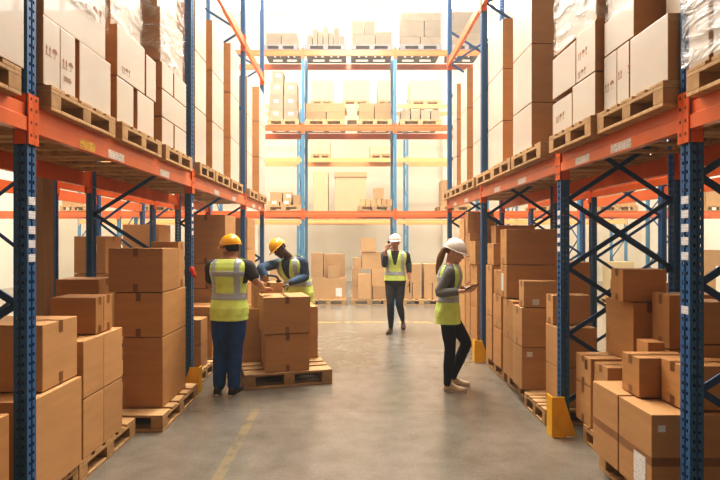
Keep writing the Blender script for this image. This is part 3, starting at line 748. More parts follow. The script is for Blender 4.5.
# ------------------------------------------------------------------ cross racks at the end of the aisle
def fb(desc, items, z, Y=13.2, mat=FARBOX, dp=.5, pal=True, palz=None, plabel=None, gp=None):
    """items: (px0,px1,ytop,ybottom or None, pos, opts)  stacked so that bottoms rest on things below"""
    made = []
    xs = []
    for it in items:
        px0,px1,yt,yb,pos = it[:5]; o = dict(it[5]) if len(it) > 5 else {}
        YY = Y+o.pop('dy',0); dpp = o.pop('dp', dp); ad = o.pop('ad','brown'); noun = o.pop('noun','carton')
        x0, x1 = fx(px0,YY), fx(px1,YY); z1 = fz(yt,YY); z0 = z if yb is None else fz(yb,YY)
        # rest on whatever lies below
        best = z
        for (a,b,c,d,t) in made:
            if a < x1-.01 and b > x0+.01 and c < YY+dpp-.01 and d > YY+.01 and t < z1-.03 and abs(t-z0) < .25 and t > best: best = t
        if yb is not None: z0 = best
        made.append((x0,x1,YY,YY+dpp,z1))
        carton(x0+.004,x1-.004,YY,YY+dpp,z0+.001,z1,f'{ad} {noun}, {pos} {desc}',mat=o.pop('mat',mat),group='cartons '+desc,far=True,**o)
        xs += [x0,x1]
LB = [('f',.35,.45,.12,.08)]
# floor level under the first cross row
def fpal(px0, px1, z, label, Y=13.1, dp=1.0, grey=False):
    x0, x1 = fx(px0,Y), fx(px1,Y)
    o = pallet((x0+x1)/2, Y+dp/2, z+.002, label, far=True); o.rotation_euler = (0,0,math.pi/2); o.scale = (dp/1.2,(x1-x0)/.8,1)
    if z > 6 and Y < 14: o.material_slots[0].link = 'OBJECT'; o.material_slots[0].material = WOODG
    return o
d = 'of the floor stack between worker and cross-rack post'
fb(d, [(312,346,278,None,'broad bottom',dict(lab=[('f',.70,.12,.16,.22)])),(311,323,253,278,'top left'),(324,345,254,278,'top right',dict(dy=.16,dp=.34)),(328,340,266,278,'small front one',dict(dp=.14))], .148)
fpal(311,346,0,'pallet under the floor stack beside the left cross-rack post')
d = 'of the peaked floor stack left of the walking man'
fb(d, [(352,372,286,None,'bottom left'),(372.5,386,286,None,'bottom right'),(352,361,268,286,'second row left'),(358,371,274,286,'small second row front',dict(dy=-.1,dp=.09)),(371.5,386,269,286,'second row right'),
  (353,361,258,268,'third row left'),(361.5,382,252,269,'third row wide',dict(dy=.02)),(361,376,238,252,'topmost')], .148)
fpal(351,388,0,'pallet under the peaked floor stack left of the walking man')
d = 'of the floor row right of the walking man'
fb(d, [(404,412,283,None,'bottom first'),(412.5,421,283,None,'bottom second'),(424,432,283,None,'bottom third'),(432.5,440,283,None,'bottom fourth'),(404,421,264,283,'upper left'),(424,440,264,283,'upper right')], .148)
fpal(402,441,0,'pallet under the floor row between man and woman')
d = 'of the floor stack behind the dark-skinned worker'
fb(d, [(268,284,282,None,'bottom left'),(285,300,282,None,'bottom right'),(270,290,262,282,'upper')], .148)
fpal(267,300,0,'pallet under the floor stack behind the dark-skinned worker')
# level one
P1 = L1F+.147
d = 'on the first level left of the cross-rack post'
fb(d, [(268,279,202,None,'bottom left',dict(lab=LB)),(280,291,202,None,'bottom middle',dict(lab=LB)),(270,282,192,202,'top left'),(283,291.5,192,202,'top middle',dict(lab=LB)),(293,300,195,None,'tall right')], P1)
fpal(266,301,L1F,'pallet on the first cross-rack level at left')
d = 'of the small row on the first level'
fb(d, [(360+5.4*i,365.2+5.4*i,199,None,p) for i,p in enumerate(['leftmost','second from left','third from left','third from right','second from right','rightmost'])]+[(374,384,188,199,'single one on top')], P1)
fpal(358,391,L1F,'dark pallet under the small row on the first level')
d = 'behind the right rack end on the first level'
fb(d, [(442,450,180,None,'slim'),(452,470,186,None,'broad')], P1)
fpal(441,471,L1F,'pallet behind the right rack end on the first level')
# level two
P2 = L2F+.147
d = 'of the labelled block on the second level at left'
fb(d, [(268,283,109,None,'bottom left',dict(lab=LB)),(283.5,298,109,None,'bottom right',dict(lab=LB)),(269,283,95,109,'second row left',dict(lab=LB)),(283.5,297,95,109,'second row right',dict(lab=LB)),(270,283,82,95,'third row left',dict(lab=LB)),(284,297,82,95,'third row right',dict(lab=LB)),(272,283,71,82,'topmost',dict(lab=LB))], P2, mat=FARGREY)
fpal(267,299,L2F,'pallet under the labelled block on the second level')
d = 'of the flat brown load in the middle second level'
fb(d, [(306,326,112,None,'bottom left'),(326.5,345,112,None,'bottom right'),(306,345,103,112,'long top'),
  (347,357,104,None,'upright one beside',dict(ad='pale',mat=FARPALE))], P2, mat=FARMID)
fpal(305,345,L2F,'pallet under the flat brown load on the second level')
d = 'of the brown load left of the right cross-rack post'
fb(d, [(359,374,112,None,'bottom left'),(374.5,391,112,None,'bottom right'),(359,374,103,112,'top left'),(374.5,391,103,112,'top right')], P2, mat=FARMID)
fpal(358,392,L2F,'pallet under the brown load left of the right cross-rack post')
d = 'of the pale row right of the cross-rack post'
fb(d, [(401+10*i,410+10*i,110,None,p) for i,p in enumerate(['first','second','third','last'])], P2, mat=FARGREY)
fpal(400,441,L2F,'pallet under the pale row on the second level')
# level three
P3 = L3F+.147
d = 'of the long low load on the top level at left'
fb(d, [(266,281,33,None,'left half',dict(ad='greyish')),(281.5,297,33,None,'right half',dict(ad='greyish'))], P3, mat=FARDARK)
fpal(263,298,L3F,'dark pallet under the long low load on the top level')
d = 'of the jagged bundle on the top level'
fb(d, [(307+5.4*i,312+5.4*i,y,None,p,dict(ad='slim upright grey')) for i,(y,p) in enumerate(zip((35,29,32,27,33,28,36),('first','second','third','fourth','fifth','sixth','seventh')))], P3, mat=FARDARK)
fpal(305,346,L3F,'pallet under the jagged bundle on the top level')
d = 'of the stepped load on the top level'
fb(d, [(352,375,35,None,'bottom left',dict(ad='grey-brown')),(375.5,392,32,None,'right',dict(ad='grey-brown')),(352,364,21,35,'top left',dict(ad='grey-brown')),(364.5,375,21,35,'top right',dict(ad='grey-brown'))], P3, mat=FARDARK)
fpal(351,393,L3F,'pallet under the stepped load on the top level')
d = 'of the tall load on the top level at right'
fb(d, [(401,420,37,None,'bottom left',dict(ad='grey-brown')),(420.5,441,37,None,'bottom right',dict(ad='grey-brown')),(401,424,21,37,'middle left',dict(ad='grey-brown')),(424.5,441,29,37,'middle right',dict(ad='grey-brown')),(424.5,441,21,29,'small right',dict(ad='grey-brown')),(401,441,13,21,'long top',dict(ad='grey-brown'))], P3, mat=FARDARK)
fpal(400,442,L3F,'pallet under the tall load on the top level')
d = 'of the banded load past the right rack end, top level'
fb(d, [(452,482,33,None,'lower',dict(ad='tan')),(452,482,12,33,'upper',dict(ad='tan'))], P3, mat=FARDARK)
fpal(451,483,L3F,'pallet of the banded load past the right rack end')
# seen through the side racks
d = 'on the cross rack seen through the left rack'
fb(d, [(134,150,190,None,'left',dict(ad='tan')),(150.5,166,190,None,'right',dict(ad='tan')),(62,84,196,None,'far left',dict(ad='tan'))], P1)
fpal(132,168,L1F,'dark pallet seen through the left rack'); fpal(60,86,L1F,'pallet at far left seen through the left rack')
d = 'on the floor seen through the left rack'
fb(d, [(78,94,262,None,'low left'),(123,138,246,None,'tall pale',dict(ad='tan')),(139,150,230,None,'tallest',dict(ad='tan'))], .148)
fpal(76,96,0,'floor pallet seen at left through the rack'); fpal(122,152,0,'floor pallet seen through the left rack braces')
d = 'on the cross rack seen through the right rack'
fb(d, [(598,616,192,None,'left'),(616.5,636,192,None,'right'),(690,705,188,None,'far right lower left'),(705.5,722,188,None,'far right lower right'),(540,556,196,None,'near left')], P1)
fpal(596,638,L1F,'pallet seen through the right rack braces'); fpal(688,724,L1F,'pallet at far right seen through the rack'); fpal(538,558,L1F,'pallet beside the second right post, far behind')
d = 'on the floor seen through the right rack'
fb(d, [(612,634,262,None,'pale wrapped left',dict(ad='cream',mat=FARPALE)),(694,716,266,None,'right lower'),(698,722,250,266,'right upper')], .148)
fpal(610,636,0,'floor pallet seen through the right rack braces'); fpal(692,724,0,'floor pallet at far right behind the rack')

# pale loads on the distant row
def pl(px0, px1, yt, lev, label, cap=None, dp=.9):
    Y = F3F+.1; x0, x1 = fx(px0,Y), fx(px1,Y); z1 = fz(yt,Y); z0 = lev+.15
    w = MB(); w.box(x0,x1,Y,Y+dp,z0+.001,z1,0,.02)
    ob = w.build('wrapped_load', FARPALE); tag(ob, label, 'wrapped load', 'cream wrapped loads on the distant row')
    if cap:
        c = MB(); c.box(x0-.03,x1+.03,Y-.03,Y+dp+.03,z1+.001,z1+cap,0,.01); c.build('top_cover', FARBOX, ob)
    fpal(px0-.5,px1+.5,lev,'pallet under the '+' '.join(label.split()[:9]),Y=Y)
pl(313,328,171,L1F,'slim cream wrapped load on the distant rack, first level')
pl(335,366,177,L1F,'broad cream wrapped load with brown cover, distant first level',cap=.18)
pl(311,333,80,L3F,'square cream load left of centre on the distant third level')
pl(343,369,80,L3F,'square cream load at centre on the distant third level')
pl(378,394,80,L3F,'cream load left of the right post, distant third level')
pl(410,441,80,L3F,'wide cream load right of the post, distant third level')
pl(311,330,139,L2F,'low cream load at left on the distant second level')
pl(370,392,145,L2F,'low cream load at right on the distant second level')
# ------------------------------------------------------------------ people
TORSO = [(.80,.135,.10),(.86,.165,.118),(.93,.172,.122),(1.00,.158,.110),(1.07,.146,.100),(1.14,.148,.102),(1.22,.160,.112),(1.30,.172,.118),(1.36,.176,.112),(1.41,.165,.095),(1.445,.125,.075),(1.475,.075,.06),(1.50,.058,.056)]
def tsec(u):
    if u <= TORSO[0][0]: return TORSO[0][1:]
    for (a,w0,d0),(b,w1,d1) in zip(TORSO, TORSO[1:]):
        if u <= b:
            t = (u-a)/(b-a); return (w0+(w1-w0)*t, d0+(d1-d0)*t)
    return TORSO[-1][1:]
class Fig:
    def __init__(s, pos, phi, lean=0, side=0, wide=1.0, deep=1.0, hscale=1.0, twist=0):
        s.o = Vector(pos); s.phi = math.radians(phi); s.lean = math.radians(lean); s.side = math.radians(side)
        s.wide, s.deep, s.k, s.tw = wide, deep, hscale, math.radians(twist)
    def w(s, l, f, u):
        """local left, forward, up -> world, with the upper body bent and twisted"""
        t = min(max((u-.92)/.35, 0), 1); t = t*t*(3-2*t)
        a = s.tw*t; l, f = l*math.cos(a)+f*math.sin(a), -l*math.sin(a)+f*math.cos(a)
        if t > 0:
            a = s.lean*t; d = u-.95; f, u = f*math.cos(a)+d*math.sin(a), .95+d*math.cos(a)-f*math.sin(a)
            b = s.side*t; d = u-.95; l, u = l*math.cos(b)+d*math.sin(b), .95+d*math.cos(b)-l*math.sin(b)
        F = Vector((math.cos(s.phi), math.sin(s.phi), 0)); L = Vector((-F.y, F.x, 0))
        return s.o+F*(f*s.k)+L*(l*s.k)+Vector((0,0,u*s.k))
    def ring(s, u, off=0, n=28, wmul=1.0):
        a, b = tsec(u); a = a*s.wide*wmul+off; b = b*s.deep+off; r = []
        for k in range(n):
            th = 2*math.pi*k/n; c, sn = math.cos(th), math.sin(th); e = .82
            r.append(s.w(a*math.copysign(abs(c)**e, c), b*math.copysign(abs(sn)**e, sn), u))
        return r
    def torso(s, mb, u0, u1, off, step=.03):
        us = []; u = u0
        while u < u1: us.append(u); u += step
        us.append(u1); mb.rings([s.ring(u, off) for u in us])
def frame(yaw, pitch, roll=0):
    """head axes: columns left, forward, up"""
    y, p, r = math.radians(yaw), math.radians(pitch), math.radians(roll)
    F0 = Vector((math.cos(y), math.sin(y), 0)); L = Vector((-F0.y, F0.x, 0)); Z = Vector((0,0,1))
    F = F0*math.cos(p)-Z*math.sin(p); U = Z*math.cos(p)+F0*math.sin(p)
    L2 = L*math.cos(r)+U*math.sin(r); U2 = U*math.cos(r)-L*math.sin(r)
    return L2, F, U2
HEAD = [(-.012,.018,.018,.062),(0,.032,.030,.055),(.02,.048,.055,.036),(.05,.060,.075,.021),(.085,.068,.088,.008),(.115,.072,.094,.001),(.15,.075,.098,-.004),(.185,.072,.094,-.006),(.212,.058,.076,-.007),(.230,.036,.048,-.008),(.238,.012,.016,-.008)]
def head_mesh(mb, B, ax, k=1.0):
    L, F, U = ax; P = lambda l, f, u: B+(L*l+F*f+U*u)*k
    rr = []
    for u, a, b, f in HEAD:
        rr.append([P(a*math.cos(2*math.pi*i/20), f+b*math.sin(2*math.pi*i/20), u) for i in range(20)])
    mb.rings(rr)
    M = Matrix((L, F, U)).transposed()
    mb.limb([P(0,.094,.118), P(0,.106,.095), P(0,.114,.080)], [.008*k,.011*k,.013*k], n=8, sub=3)
    for e in (-1,1):
        mb.ball(P(e*.012,.103,.077), (.009*k,.009*k,.008*k), M, 8, 6)
        mb.ball(P(e*.076,-.005,.10), (.010*k,.022*k,.034*k), M, 10, 7)
        mb.ball(P(e*.030,.084,.132), (.026*k,.012*k,.008*k), M, 8, 6)
        mb.ball(P(e*.036,.068,.080), (.022*k,.020*k,.020*k), M, 8, 6)
    mb.ball(P(0,.092,.046), (.024*k,.012*k,.010*k), M, 8, 6)
    mb.ball(P(0,.076,.014), (.022*k,.018*k,.016*k), M, 8, 6)
def face_parts(B, ax, body, iris, brow, k=1.0, shut=False):
    L, F, U = ax; P = lambda l, f, u: B+(L*l+F*f+U*u)*k
    M = Matrix((L, F, U)).transposed()
    for e in (-1,1):
        m = MB(); m.ball(P(e*.031,.0835,.114), (.0125*k,.010*k,.0075*k), M, 12, 8); ey = m.build('eye', EYEW, body, smooth=True)
        m = MB(); m.ball(P(e*.031,.0915,.113), (.0058*k,.004*k,.0058*k), M, 10, 6); m.build('iris', iris, ey, smooth=True)
        m = MB(); m.limb([P(e*.014,.098,.134), P(e*.032,.097,.139), P(e*.050,.084,.133)], [.0035*k,.0042*k,.0028*k], n=6, sub=3); m.build('eyebrow', brow, body, smooth=True)
    m = MB(); m.limb([P(-.022,.096,.046), P(0,.1035,.047), P(.022,.096,.046)], [.003*k,.0058*k,.003*k], n=8, sub=4); m.build('lips', LIPS, body, smooth=True)
def hand(mb, wrist, d, nrm, thumb, curl=.5, k=1.0, spread=.0):
    """d: wrist to fingers, nrm: out of the palm, thumb: toward the thumb side"""
    d = Vector(d).normalized(); n = Vector(nrm); n = (n-d*n.dot(d)).normalized(); t = d.cross(n).normalized()
    if t.dot(Vector(thumb)) < 0: t = -t
    W = Vector(wrist); rr = []
    for s_, a, b in ((-.012,.024,.019),(.01,.027,.018),(.035,.036,.017),(.065,.041,.016),(.088,.040,.013),(.097,.034,.008)):
        rr.append([W+d*(s_*k)+t*(a*k*math.cos(2*math.pi*i/14))+n*(b*k*math.sin(2*math.pi*i/14)) for i in range(14)])
    mb.rings(rr)
    for off, ln in ((.030,.070),(.0105,.080),(-.0095,.074),(-.029,.058)):
        p = W+d*(.088*k)+t*(off*k); a = curl*.35; pts = [p]; dirv = d
        for j, f in enumerate((.42,.32,.26)):
            ang = curl*(.55+.45*j); dirv = d*math.cos(ang)+n*math.sin(ang)
            dv = (dirv+t*(off*spread*8)).normalized(); pts.append(pts[-1]+dv*(ln*f*k))
        mb.limb(pts, [.0098*k,.0090*k,.0082*k,.0068*k], n=8, sub=2)
    p = W+d*(.022*k)+t*(.030*k)+n*(.006*k)
    a = (t*.85+d*.55+n*.25).normalized(); b = (t*.35+d*.8+n*.35*(1+curl)).normalized()
    mb.limb([p-t*.012*k, p+a*(.034*k), p+a*(.034*k)+b*(.030*k), p+a*(.034*k)+b*(.054*k)], [.0145*k,.0115*k,.0098*k,.0078*k], n=8, sub=2)
def vest(fig, parent, off=.026, u0=.78, u1=1.47, vneck=True, bands=True):
    nu, nv = 96, 72; m = MB(); st = MB()
    def pt(i, j, o):
        u = u0+(u1-u0)*j/nv; a, b = tsec(u); fl = .012*max(0,(.95-u)/.15)
        wr = .005*math.sin(i*2*math.pi/nu*7+u*22)*max(0,min(1,(1.2-u)*3))
        o2 = o+.009*max(0,min(1,(u-1.2)/.1)); a = a*fig.wide+o2+fl+wr; b = b*fig.deep+o2+fl+wr
        if u < .95: a = max(a, .158*fig.wide+o+fl); b = max(b, .115*fig.deep+o+fl)
        th = 2*math.pi*(i+.5)/nu; c, sn = math.cos(th), math.sin(th); e = .82
        l, f = a*math.copysign(abs(c)**e, c), b*math.copysign(abs(sn)**e, sn)
        ln = .004+.25*(u-1.20)
        if vneck and sn > 0 and ln > .004:
            ln = min(ln, a*.9); l = math.copysign(ln+abs(l)*(1-ln/a), l); f = b*max(0, 1-(abs(l)/a)**(2/e))**(e/2)
        return (l, f, u)
    def keep(l, f, u, c):
        if abs(c) > .91 and 1.19 < u < 1.40: return False
        if abs(c) > .9 and u >= 1.40: return False
        if vneck and f > 0 and u > 1.205 and abs(l) < .003: return False
        if f <= 0 and u > 1.455: return False
        return True
    for j in range(nv):
        for i in range(nu):
            ps = [pt(i,j,off),pt(i+1,j,off),pt(i+1,j+1,off),pt(i,j+1,off)]
            ml = sum(p[0] for p in ps)/4; mf = sum(p[1] for p in ps)/4; mu = sum(p[2] for p in ps)/4; c = math.cos(2*math.pi*(i+1)/nu)
            if not keep(ml, mf, mu, c): continue
            m.quad([fig.w(*p) for p in ps])
            band = (1.025 < mu < 1.085) or (mf < 0 and 1.262 < mu < 1.318) or (.10*fig.wide < abs(ml) < .152*fig.wide and mu > 1.08 and abs(c) < .86)
            if bands and band:
                st.quad([fig.w(*p) for p in (pt(i,j,off+.003),pt(i+1,j,off+.003),pt(i+1,j+1,off+.003),pt(i,j+1,off+.003))])
    def finish(mb, name, mat, par, th):
        ob = mb.build(name, mat, par, smooth=True)
        bm = bmesh.new(); bm.from_mesh(ob.data); bmesh.ops.remove_doubles(bm, verts=bm.verts, dist=.0008)
        bmesh.ops.recalc_face_normals(bm, faces=bm.faces)
        if th:
            g = bm.faces[:]; bmesh.ops.solidify(bm, geom=g, thickness=th)
        for f in bm.faces: f.smooth = True
        bm.to_mesh(ob.data); bm.free(); return ob
    v = finish(m, 'safety_vest', LIME, parent, .004)
    if bands: finish(st, 'reflective_strip', SILVER, v, .0015)
    return v
def helmet(B, ax, parent, mat, k=1.0):
    L, F, U = ax; c0 = .150; P = lambda l, f, u: B+(L*l+F*f+U*u)*k
    m = MB(); rr = []
    def ringat(u, a, b, f0=-.004, ridge=0):
        r = []
        for i in range(36):
            th = 2*math.pi*i/36; l = a*math.cos(th); f = f0+b*math.sin(th)
            rd = ridge*max(0, 1-abs(l)/.022)
            r.append(P(l, f, u+rd))
        return r
    for s_ in (0,.12,.3,.5,.68,.82,.92,.98,1.0):
        q = math.sqrt(max(0, 1-s_*s_)); rr.append(ringat(c0+.115*s_, max(.106*q**.85,.004), max(.131*q**.85,.004), ridge=.007*(s_ > .25)))
    inner = [ringat(c0, .100, .125), ringat(c0+.08, .07, .09), ringat(c0+.10,.01,.01)]
    m.rings(list(reversed(inner))+rr)
    hat = m.build('hard_hat', mat, parent, smooth=True)
    br = MB(); r1, r2, r3, r4 = [], [], [], []
    for i in range(36):
        th = 2*math.pi*i/36; c, s_ = math.cos(th), math.sin(th); ext = .010+.045*max(0, s_)**1.3
        for r, a, b, z in ((r1,.104,.129,.150),(r2,.106+ext*.5,.131+ext,.146-.012*max(0,s_)),(r3,.106+ext*.5,.131+ext,.141-.012*max(0,s_)),(r4,.104,.129,.143)):
            r.append(P(a*c, -.004+b*s_, z))
    br.rings([r1,r2,r3,r4,r1], cap=False); br.build('brim', mat, hat, smooth=True)
    return hat
def shoe(parent, heel, toe, mat, sole, k=1.0, tilt=None, name='shoe'):
    """heel, toe: ground points at the back and the tip of the sole"""
    h, t = Vector(heel), Vector(toe); d = (t-h).normalized(); s_ = Vector((0,0,1)).cross(d).normalized(); up = d.cross(s_); Ln = (t-h).length
    m = MB(); rr = []
    for q, w_, hh, lift in ((.0,.020,.045,.012),(.04,.032,.075,.005),(.18,.038,.098,.0),(.34,.038,.094,.0),(.50,.042,.068,.0),(.70,.047,.050,.0),(.88,.040,.040,.004),(.97,.024,.030,.010),(1.0,.010,.020,.014)):
        c = h+d*(Ln*q); rr.append([c+s_*(w_*k*math.cos(a))+up*((.012+lift*.5)+(hh*k)*max(0,math.sin(a))) for a in [2*math.pi*i/20 for i in range(20)]])
    m.rings(rr); sh = m.build(name, mat, parent, smooth=True)
    m = MB(); rr = []
    for z in (.001,.004,.016):
        r = []
        for i in range(24):
            th = 2*math.pi*i/24; q = .5+.505*math.cos(th); wv = (.040+.008*(q>.5))*k*abs(math.sin(th))**.7*math.copysign(1, math.sin(th))
            r.append(h+d*(Ln*q)+s_*wv+up*z)
        rr.append(r)
    m.rings(rr); m.build('sole', sole, sh, smooth=False)
    return sh
def person(label, fig, skin, yaw, pitch, roll, arms, legs, shirt, trousers, hat, shoe_mats, sleeve, hair, iris=HAIRB, headoff=(0,.03,1.50), k=1.0, arm_r=1.0, leg_r=1.0, face=True, feet=(), hem=.78):
    """arms: dicts with elbow, wrist, hand(d,n,t,curl); legs: (hipside, knee, ankle)"""
    o = empty('person', tuple(fig.o)); tag(o, label, 'person', 'people')
    ax = frame(yaw, pitch, roll); L, F, U = ax
    neck_top = fig.w(*headoff); B = neck_top
    body = MB()
    head_mesh(body, B, ax, k)
    body.limb([fig.w(0,-.01,1.40), fig.w(0,.0,1.46), B+(F*-.018+U*.03)*k, B+(F*-.012+U*.09)*k], [.065*k,.058*k,.054*k,.056*k])
    fig.torso(body, .84, 1.47, -.004)
    for a in arms:
        S = a['s']; E = Vector(a['e']); Wt = Vector(a['w'])
        body.limb([S, S.lerp(E,.5), E, E.lerp(Wt,.35), Wt], [.050*k*arm_r,.047*k*arm_r,.039*k*arm_r,.040*k*arm_r,.026*k*arm_r])
        hd = a['hand']; hand(body, Wt+(Vector(hd[0]).normalized()*.006), *hd[:3], curl=hd[3], k=a.get('hk',1.04)*k)
    for hip, kn, an in legs:
        kn, an = Vector(kn), Vector(an)
        body.limb([hip, hip.lerp(kn,.5), kn, kn.lerp(an,.35), an], [.080*k,.074*k,.052*k,.052*k,.034*k])
    ob = body.build('body', skin, o); remesh(ob, .0062, 3)
    if face: face_parts(B, ax, ob, iris, hair[1] if hair else HAIRK, k)
    # shirt
    sh = MB(); fig.torso(sh, .90, 1.455, .010)
    for a in arms:
        S = a['s']; E = Vector(a['e']); Wt = Vector(a['w']); r = k*arm_r
        inn = fig.w(a['l']*.09*fig.wide, 0, 1.385)
        pts = [inn, S, S.lerp(E,.5), E, E.lerp(Wt,.4), E.lerp(Wt,.94)]; rad = [.060*r,.066*r,.061*r,.054*r,.051*r,.038*r]
        q = sleeve
        if q < 1:   # short sleeve: stops above the elbow
            pts = [inn, S, S.lerp(E,.45), S.lerp(E,q)]; rad = [.060*r,.070*r,.068*r,.066*r]
        elif q < 1.9:   # rolled to the forearm
            pts = [inn, S, S.lerp(E,.5), E, E.lerp(Wt,q-1)]; rad = [.060*r,.066*r,.061*r,.054*r,.050*r]
        sh.limb(pts, rad, round_ends=True)
    so = sh.build('shirt', shirt, o); remesh(so, .0085, 3)
    # trousers
    tr = MB(); fig.torso(tr, .80, 1.02, .012)
    for hip, kn, an in legs:
        kn, an = Vector(kn), Vector(an); r = k*leg_r
        tr.limb([hip+Vector((0,0,.02)), hip.lerp(kn,.5), kn, kn.lerp(an,.4), kn.lerp(an,.97)], [.096*k*min(leg_r,1.1),.088*r,.068*r,.066*r,.056*r if leg_r > 1 else .043*r])
    to = tr.build('trousers', trousers, o); remesh(to, .0085, 3)
    vest(fig, o, u0=hem)
    helmet(B, ax, o, hat, k)
    for (h, t) in feet: shoe(o, h, t, *shoe_mats, k=k)
    if hair:
        hm = MB(); P = lambda l, f, u: B+(L*l+F*f+U*u)*k
        M = Matrix((L,F,U)).transposed()
        if hair[0] in ('short','pony'):
            rr = []
            for u, a, b, f in ((.075,.050,.05,-.050),(.10,.072,.075,-.028),(.125,.080,.088,-.018),(.155,.082,.096,-.010),(.19,.078,.095,-.008),(.22,.055,.07,-.008),(.238,.02,.03,-.008)):
                rr.append([P(a*math.cos(2*math.pi*i/20), f+b*math.sin(2*math.pi*i/20), u) for i in range(20)])
            hm.rings(rr)
        if hair[0] == 'pony':
            for pts, rad in hair[2]: hm.limb(pts, rad, n=12)
        ho = hm.build('hair', hair[1], o); remesh(ho, .006, 2)
    return o, ob, B, ax

# 1. worker with his back to the camera
f1 = Fig((-1.315,5.55,0), 80, lean=3, wide=1.05, deep=1.1)
p1 = person('person in yellow hard hat and blue trousers, back turned, at the aisle pallet', f1, SKINA, 138, 8, 0,
  [dict(s=f1.w(-.212,0,1.375), l=-1, e=at(255.5,281,5.50), w=at(263.5,288.5,5.86), hand=((.35,1,-.1),(.2,0,-1),(-1,.3,0),.5)),
   dict(s=f1.w(.212,0,1.375), l=1, e=at(211,285,5.66), w=(-1.40,5.95,1.10), hand=((.8,.6,.05),(.3,0,-1),(0,1,0.2),.5))],
  [(f1.w(.095,0,.88),(-1.405,5.55,.49),(-1.415,5.52,.09)),(f1.w(-.095,0,.88),(-1.245,5.53,.49),(-1.255,5.495,.09))],
  DARKT, NAVY, HATY, (SHOEK, SOLE), .66, ('short',HAIRK), headoff=(.0,.035,1.452), k=1.04, arm_r=.98, leg_r=1.16, hem=.80,
  feet=[((-1.422,5.43,0),(-1.465,5.71,0)),((-1.272,5.41,0),(-1.205,5.665,0))])
# 2. worker bent over the cartons
f2 = Fig((-.72,7.22,0), -118, lean=24, side=-3, wide=1.10, deep=1.08, hscale=1.0)
p2 = person('person in yellow hard hat and long blue sleeves, bending over the aisle pallet', f2, SKINB, -125, 30, 26,
  [dict(s=f2.w(-.20,.0,1.385), l=-1, e=at(261,268,6.72), w=at(267,282,6.62), hand=((.5,-.4,-.5),(.2,.3,-1),(.6,0,.6),.7)),
   dict(s=f2.w(.20,.0,1.385), l=1, e=at(305,277,6.95), w=at(289,283,6.62), hand=((-.8,-.45,-.4),(.1,.2,-1),(-.3,-.8,0.2),.6))],
  [(f2.w(.095,0,.88),(-.67,7.20,.49),(-.64,7.30,.09)),(f2.w(-.095,0,.88),(-.85,7.17,.49),(-.86,7.22,.09))],
  DENIM, NAVY, HATY, (SHOEK, SOLE), 2, ('short',HAIRK), headoff=(-.025,.05,1.53), arm_r=1.1, leg_r=1.2,
  feet=[((-.63,7.34,0),(-.73,7.08,0)),((-.85,7.26,0),(-.96,7.00,0))])
# 3. man walking toward the camera
f3 = Fig((.82,9.25,0), -97, lean=-1, wide=1.05, deep=1.05, hscale=1.01)
def a3(px, py, y): return at(px, py, y)
p3 = person('person in white hard hat and checked shirt walking along the aisle', f3, SKINA, -112, 4, 0,
  [dict(s=f3.w(-.195,0,1.385), l=-1, e=at(384.5,265,9.12), w=at(386.2,250,8.98), hand=((.28,-.05,1),(.55,.6,.1),(.3,-.9,0),1.0)),
   dict(s=f3.w(.195,0,1.385), l=1, e=at(408.5,263,9.28), w=at(409.5,278,9.16), hand=((.02,-.12,-1),(-1,0,0),(0,-1,0),.8))],
  [(f3.w(.092,0,.88),at(399.5,304,9.12),(.985,9.55,.17)),(f3.w(-.092,0,.88),at(390.5,303,9.10),(.735,9.18,.09))],
  PLAID, CHARC, HATW, (SHOEB, SHOEK), 1.55, ('short',HAIRB), leg_r=.98, hem=.93,
  feet=[((1.00,9.63,.115),(.985,9.42,.004)),((.755,9.26,0),(.66,9.0,0))])
# 4. woman facing the right rack with a tablet
f4 = Fig((1.085,5.66,0), -14, lean=4, wide=.90, deep=.95, hscale=.955)
p4 = person('person in white hard hat with long ponytail, looking down at a tablet', f4, SKINC, -36, 20, 0,
  [dict(s=f4.w(-.175,0,1.385), l=-1, e=at(439,293,5.48), w=at(463,291,5.36), hand=((.95,.05,.12),(0,.55,.9),(0,.6,.6),.55)),
   dict(s=f4.w(.175,0,1.385), l=1, e=(1.20,5.86,1.09), w=at(460,288,5.66), hand=((.8,-.55,.1),(.1,-.3,.9),(0,-.2,1),.6))],
  [(f4.w(.085,0,.88),(1.30,5.72,.51),(1.175,5.84,.085)),(f4.w(-.085,0,.88),(1.10,5.60,.47),(1.065,5.60,.075))],
  GREYS, LEGG, HATW, (SHOEC, SOLE), 1.7, ('pony',HAIRB,[([at(449,247,5.64),at(444,250,5.64),at(440.5,258,5.65),at(438.5,266,5.66),at(436.5,274,5.66)],[.030,.034,.040,.032,.010])]),
  iris=HAIRB, headoff=(0,.008,1.495), k=.97, arm_r=.92, leg_r=.94,
  feet=[((1.13,5.87,0),(1.36,5.79,0)),((1.03,5.625,0),(1.27,5.555,0))])

# things held in hands
def slab(name, c, ax_u, ax_v, w, h, t, label, cat, mats, screen=True):
    u = Vector(ax_u).normalized(); v = Vector(ax_v); v = (v-u*v.dot(u)).normalized(); n = u.cross(v); c = Vector(c)
    bm = bmesh.new(); bmesh.ops.create_cube(bm, size=1)
    for x in bm.verts: x.co = Vector((x.co.x*w, x.co.y*h, x.co.z*t))
    bmesh.ops.bevel(bm, geom=list(bm.edges), offset=t*.35, segments=2, affect='EDGES')
    m = MB(); bm.verts.index_update(); m.v = [c+u*x.co.x+v*x.co.y+n*x.co.z for x in bm.verts]; m.f = [tuple(q.index for q in f.verts) for f in bm.faces]; m.m = [0]*len(m.f); bm.free()
    ob = m.build(name, mats[0]); tag(ob, label, cat)
    if screen:
        m = MB(); e = t/2+.0006; m.quad([c+u*(a*w*.46)+v*(b*h*.44)+n*e for a,b in ((-1,-1),(1,-1),(1,1),(-1,1))]); m.build('screen', mats[1], ob)
    return ob
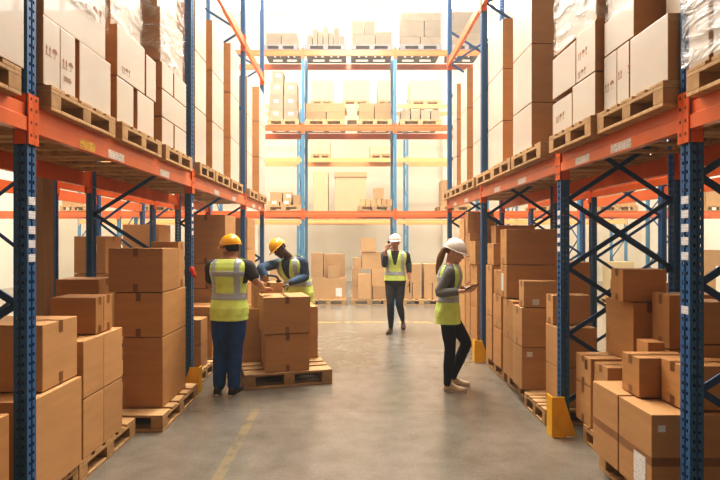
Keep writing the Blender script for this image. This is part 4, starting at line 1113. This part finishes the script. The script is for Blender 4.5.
slab('tablet_computer', at(470.5,287,5.42), (.93,.0,.36), (.2,.96,-.06), .155, .20, .009, 'dark tablet held by the woman facing the right rack', 'tablet', (BLACKP, GLASSF))
r = slab('walkie_talkie', at(388.7,244.5,8.99), (.15,-.1,1), (.9,.4,0), .13, .055, .032, 'dark handset the walking man holds to his cheek', 'radio', (RADIO, GLASSF), screen=False)
m = MB(); c = at(388.7,244.5,8.99); m.limb([c+Vector((.0,0,.06)), c+Vector((.012,-.008,.115))], [.006,.0045], n=8); m.build('antenna', RADIO, r)
slab('phone', at(409.8,288,9.10), (.02,-.1,-1), (.2,1,0), .17, .085, .018, 'dark device hanging in the walking man\'s lowered hand', 'device', (RADIO, GLASSF))
# tape dispenser on the small carton
c = at(271,283,6.42); c.z = 1.131
td = empty('tape_dispenser', tuple(c)); tag(td, 'black tape dispenser on the small carton between the two workers', 'tape dispenser')
m = MB(); m.limb([c+Vector((-.08,0,.055)), c+Vector((-.03,0,.085)), c+Vector((.06,.0,.075)), c+Vector((.10,0,.03))], [.013,.014,.014,.012], n=10); m.build('handle', BLACKP, td, smooth=True)
m = MB(); rr = []
for s_ in (-.024,.024): rr.append([c+Vector((-.07+.042*math.cos(2*math.pi*i/24), s_, .044+.042*math.sin(2*math.pi*i/24))) for i in range(24)])
m.rings(rr); m.build('tape_roll', TAPEL, td)
m = MB(); m.box(c.x+.07,c.x+.125,c.y-.028,c.y+.028,.0015+c.z,c.z+.03,0,.004); m.build('cutter', BLACKP, td)

# ------------------------------------------------------------------ lights, world, camera
w = bpy.data.worlds.new('World'); bpy.context.scene.world = w; w.use_nodes = True
bg = w.node_tree.nodes['Background']; bg.inputs[0].default_value = (1.0,.955,.88,1); bg.inputs[1].default_value = 1.1
vs = w.node_tree.nodes.new('ShaderNodeVolumeScatter'); vs.inputs['Color'].default_value = (1,.98,.94,1); vs.inputs['Density'].default_value = HAZE; vs.inputs['Anisotropy'].default_value = .2
w.node_tree.links.new(vs.outputs[0], w.node_tree.nodes['World Output'].inputs['Volume'])
def area(name, loc, size, power, col=(1,.95,.88), rot=(0,0,0)):
    l = bpy.data.lights.new(name, 'AREA'); l.shape = 'RECTANGLE'; l.size, l.size_y = size; l.energy = power; l.color = col
    o = bpy.data.objects.new(name, l); C.objects.link(o); o.location = loc; o.rotation_euler = rot; return o
area('aisle_skylight', (0,8.0,9.8), (2.6,9), 1350, (1,.95,.88))
area('end_skylight', (0,16.6,12.2), (20,3.5), 1700, (1,.975,.90))
area('cross_aisle_skylight', (0,11.5,11.5), (18,1.8), 2000, (1,.985,.92), (math.radians(-12),0,0))
area('left_bay_fill', (-8,11,9.8), (5,8), 900, (1,.88,.72))  # fill lamp added to brighten the space behind the left racks
area('right_bay_fill', (8,11,9.8), (5,8), 900, (1,.88,.72))  # fill lamp added to brighten the space behind the right racks
ROOF = simple('roof_panel', (.5,.42,.34), .8)
m = MB(); m.box(-12,12,-3.25,-3,0,ZW+3); struct(m.build('wall_front_blocker', simple('front_blocker_brown', (.30,.20,.12), .8)))  # unseen dark wall, added behind the camera to cut front light
m = MB()
for a, b in ((-12,12),): m.box(a,b,-3,20.99,12.4,12.5)
struct(m.build('ceiling', ROOF))
cam = bpy.data.cameras.new('Camera'); co = bpy.data.objects.new('Camera', cam); C.objects.link(co)
co.location = (0,0,CAMH); co.rotation_euler = (math.pi/2,0,0)
cam.sensor_width = 36; cam.lens = FK/720*36; cam.shift_x = 10/720; cam.shift_y = 1/720; cam.clip_start = .05
sc = bpy.context.scene; sc.camera = co
sc.view_settings.view_transform = 'Standard'; sc.view_settings.look = 'High Contrast'; sc.view_settings.exposure = -0.25
sc.cycles.use_denoising = True; sc.cycles.max_bounces = 8; sc.cycles.transparent_max_bounces = 16; sc.cycles.sample_clamp_indirect = 6
dup = {k: v for k, v in LABELS.items() if len(v) > 1}
if dup: print('DUPLICATE LABELS', dup)
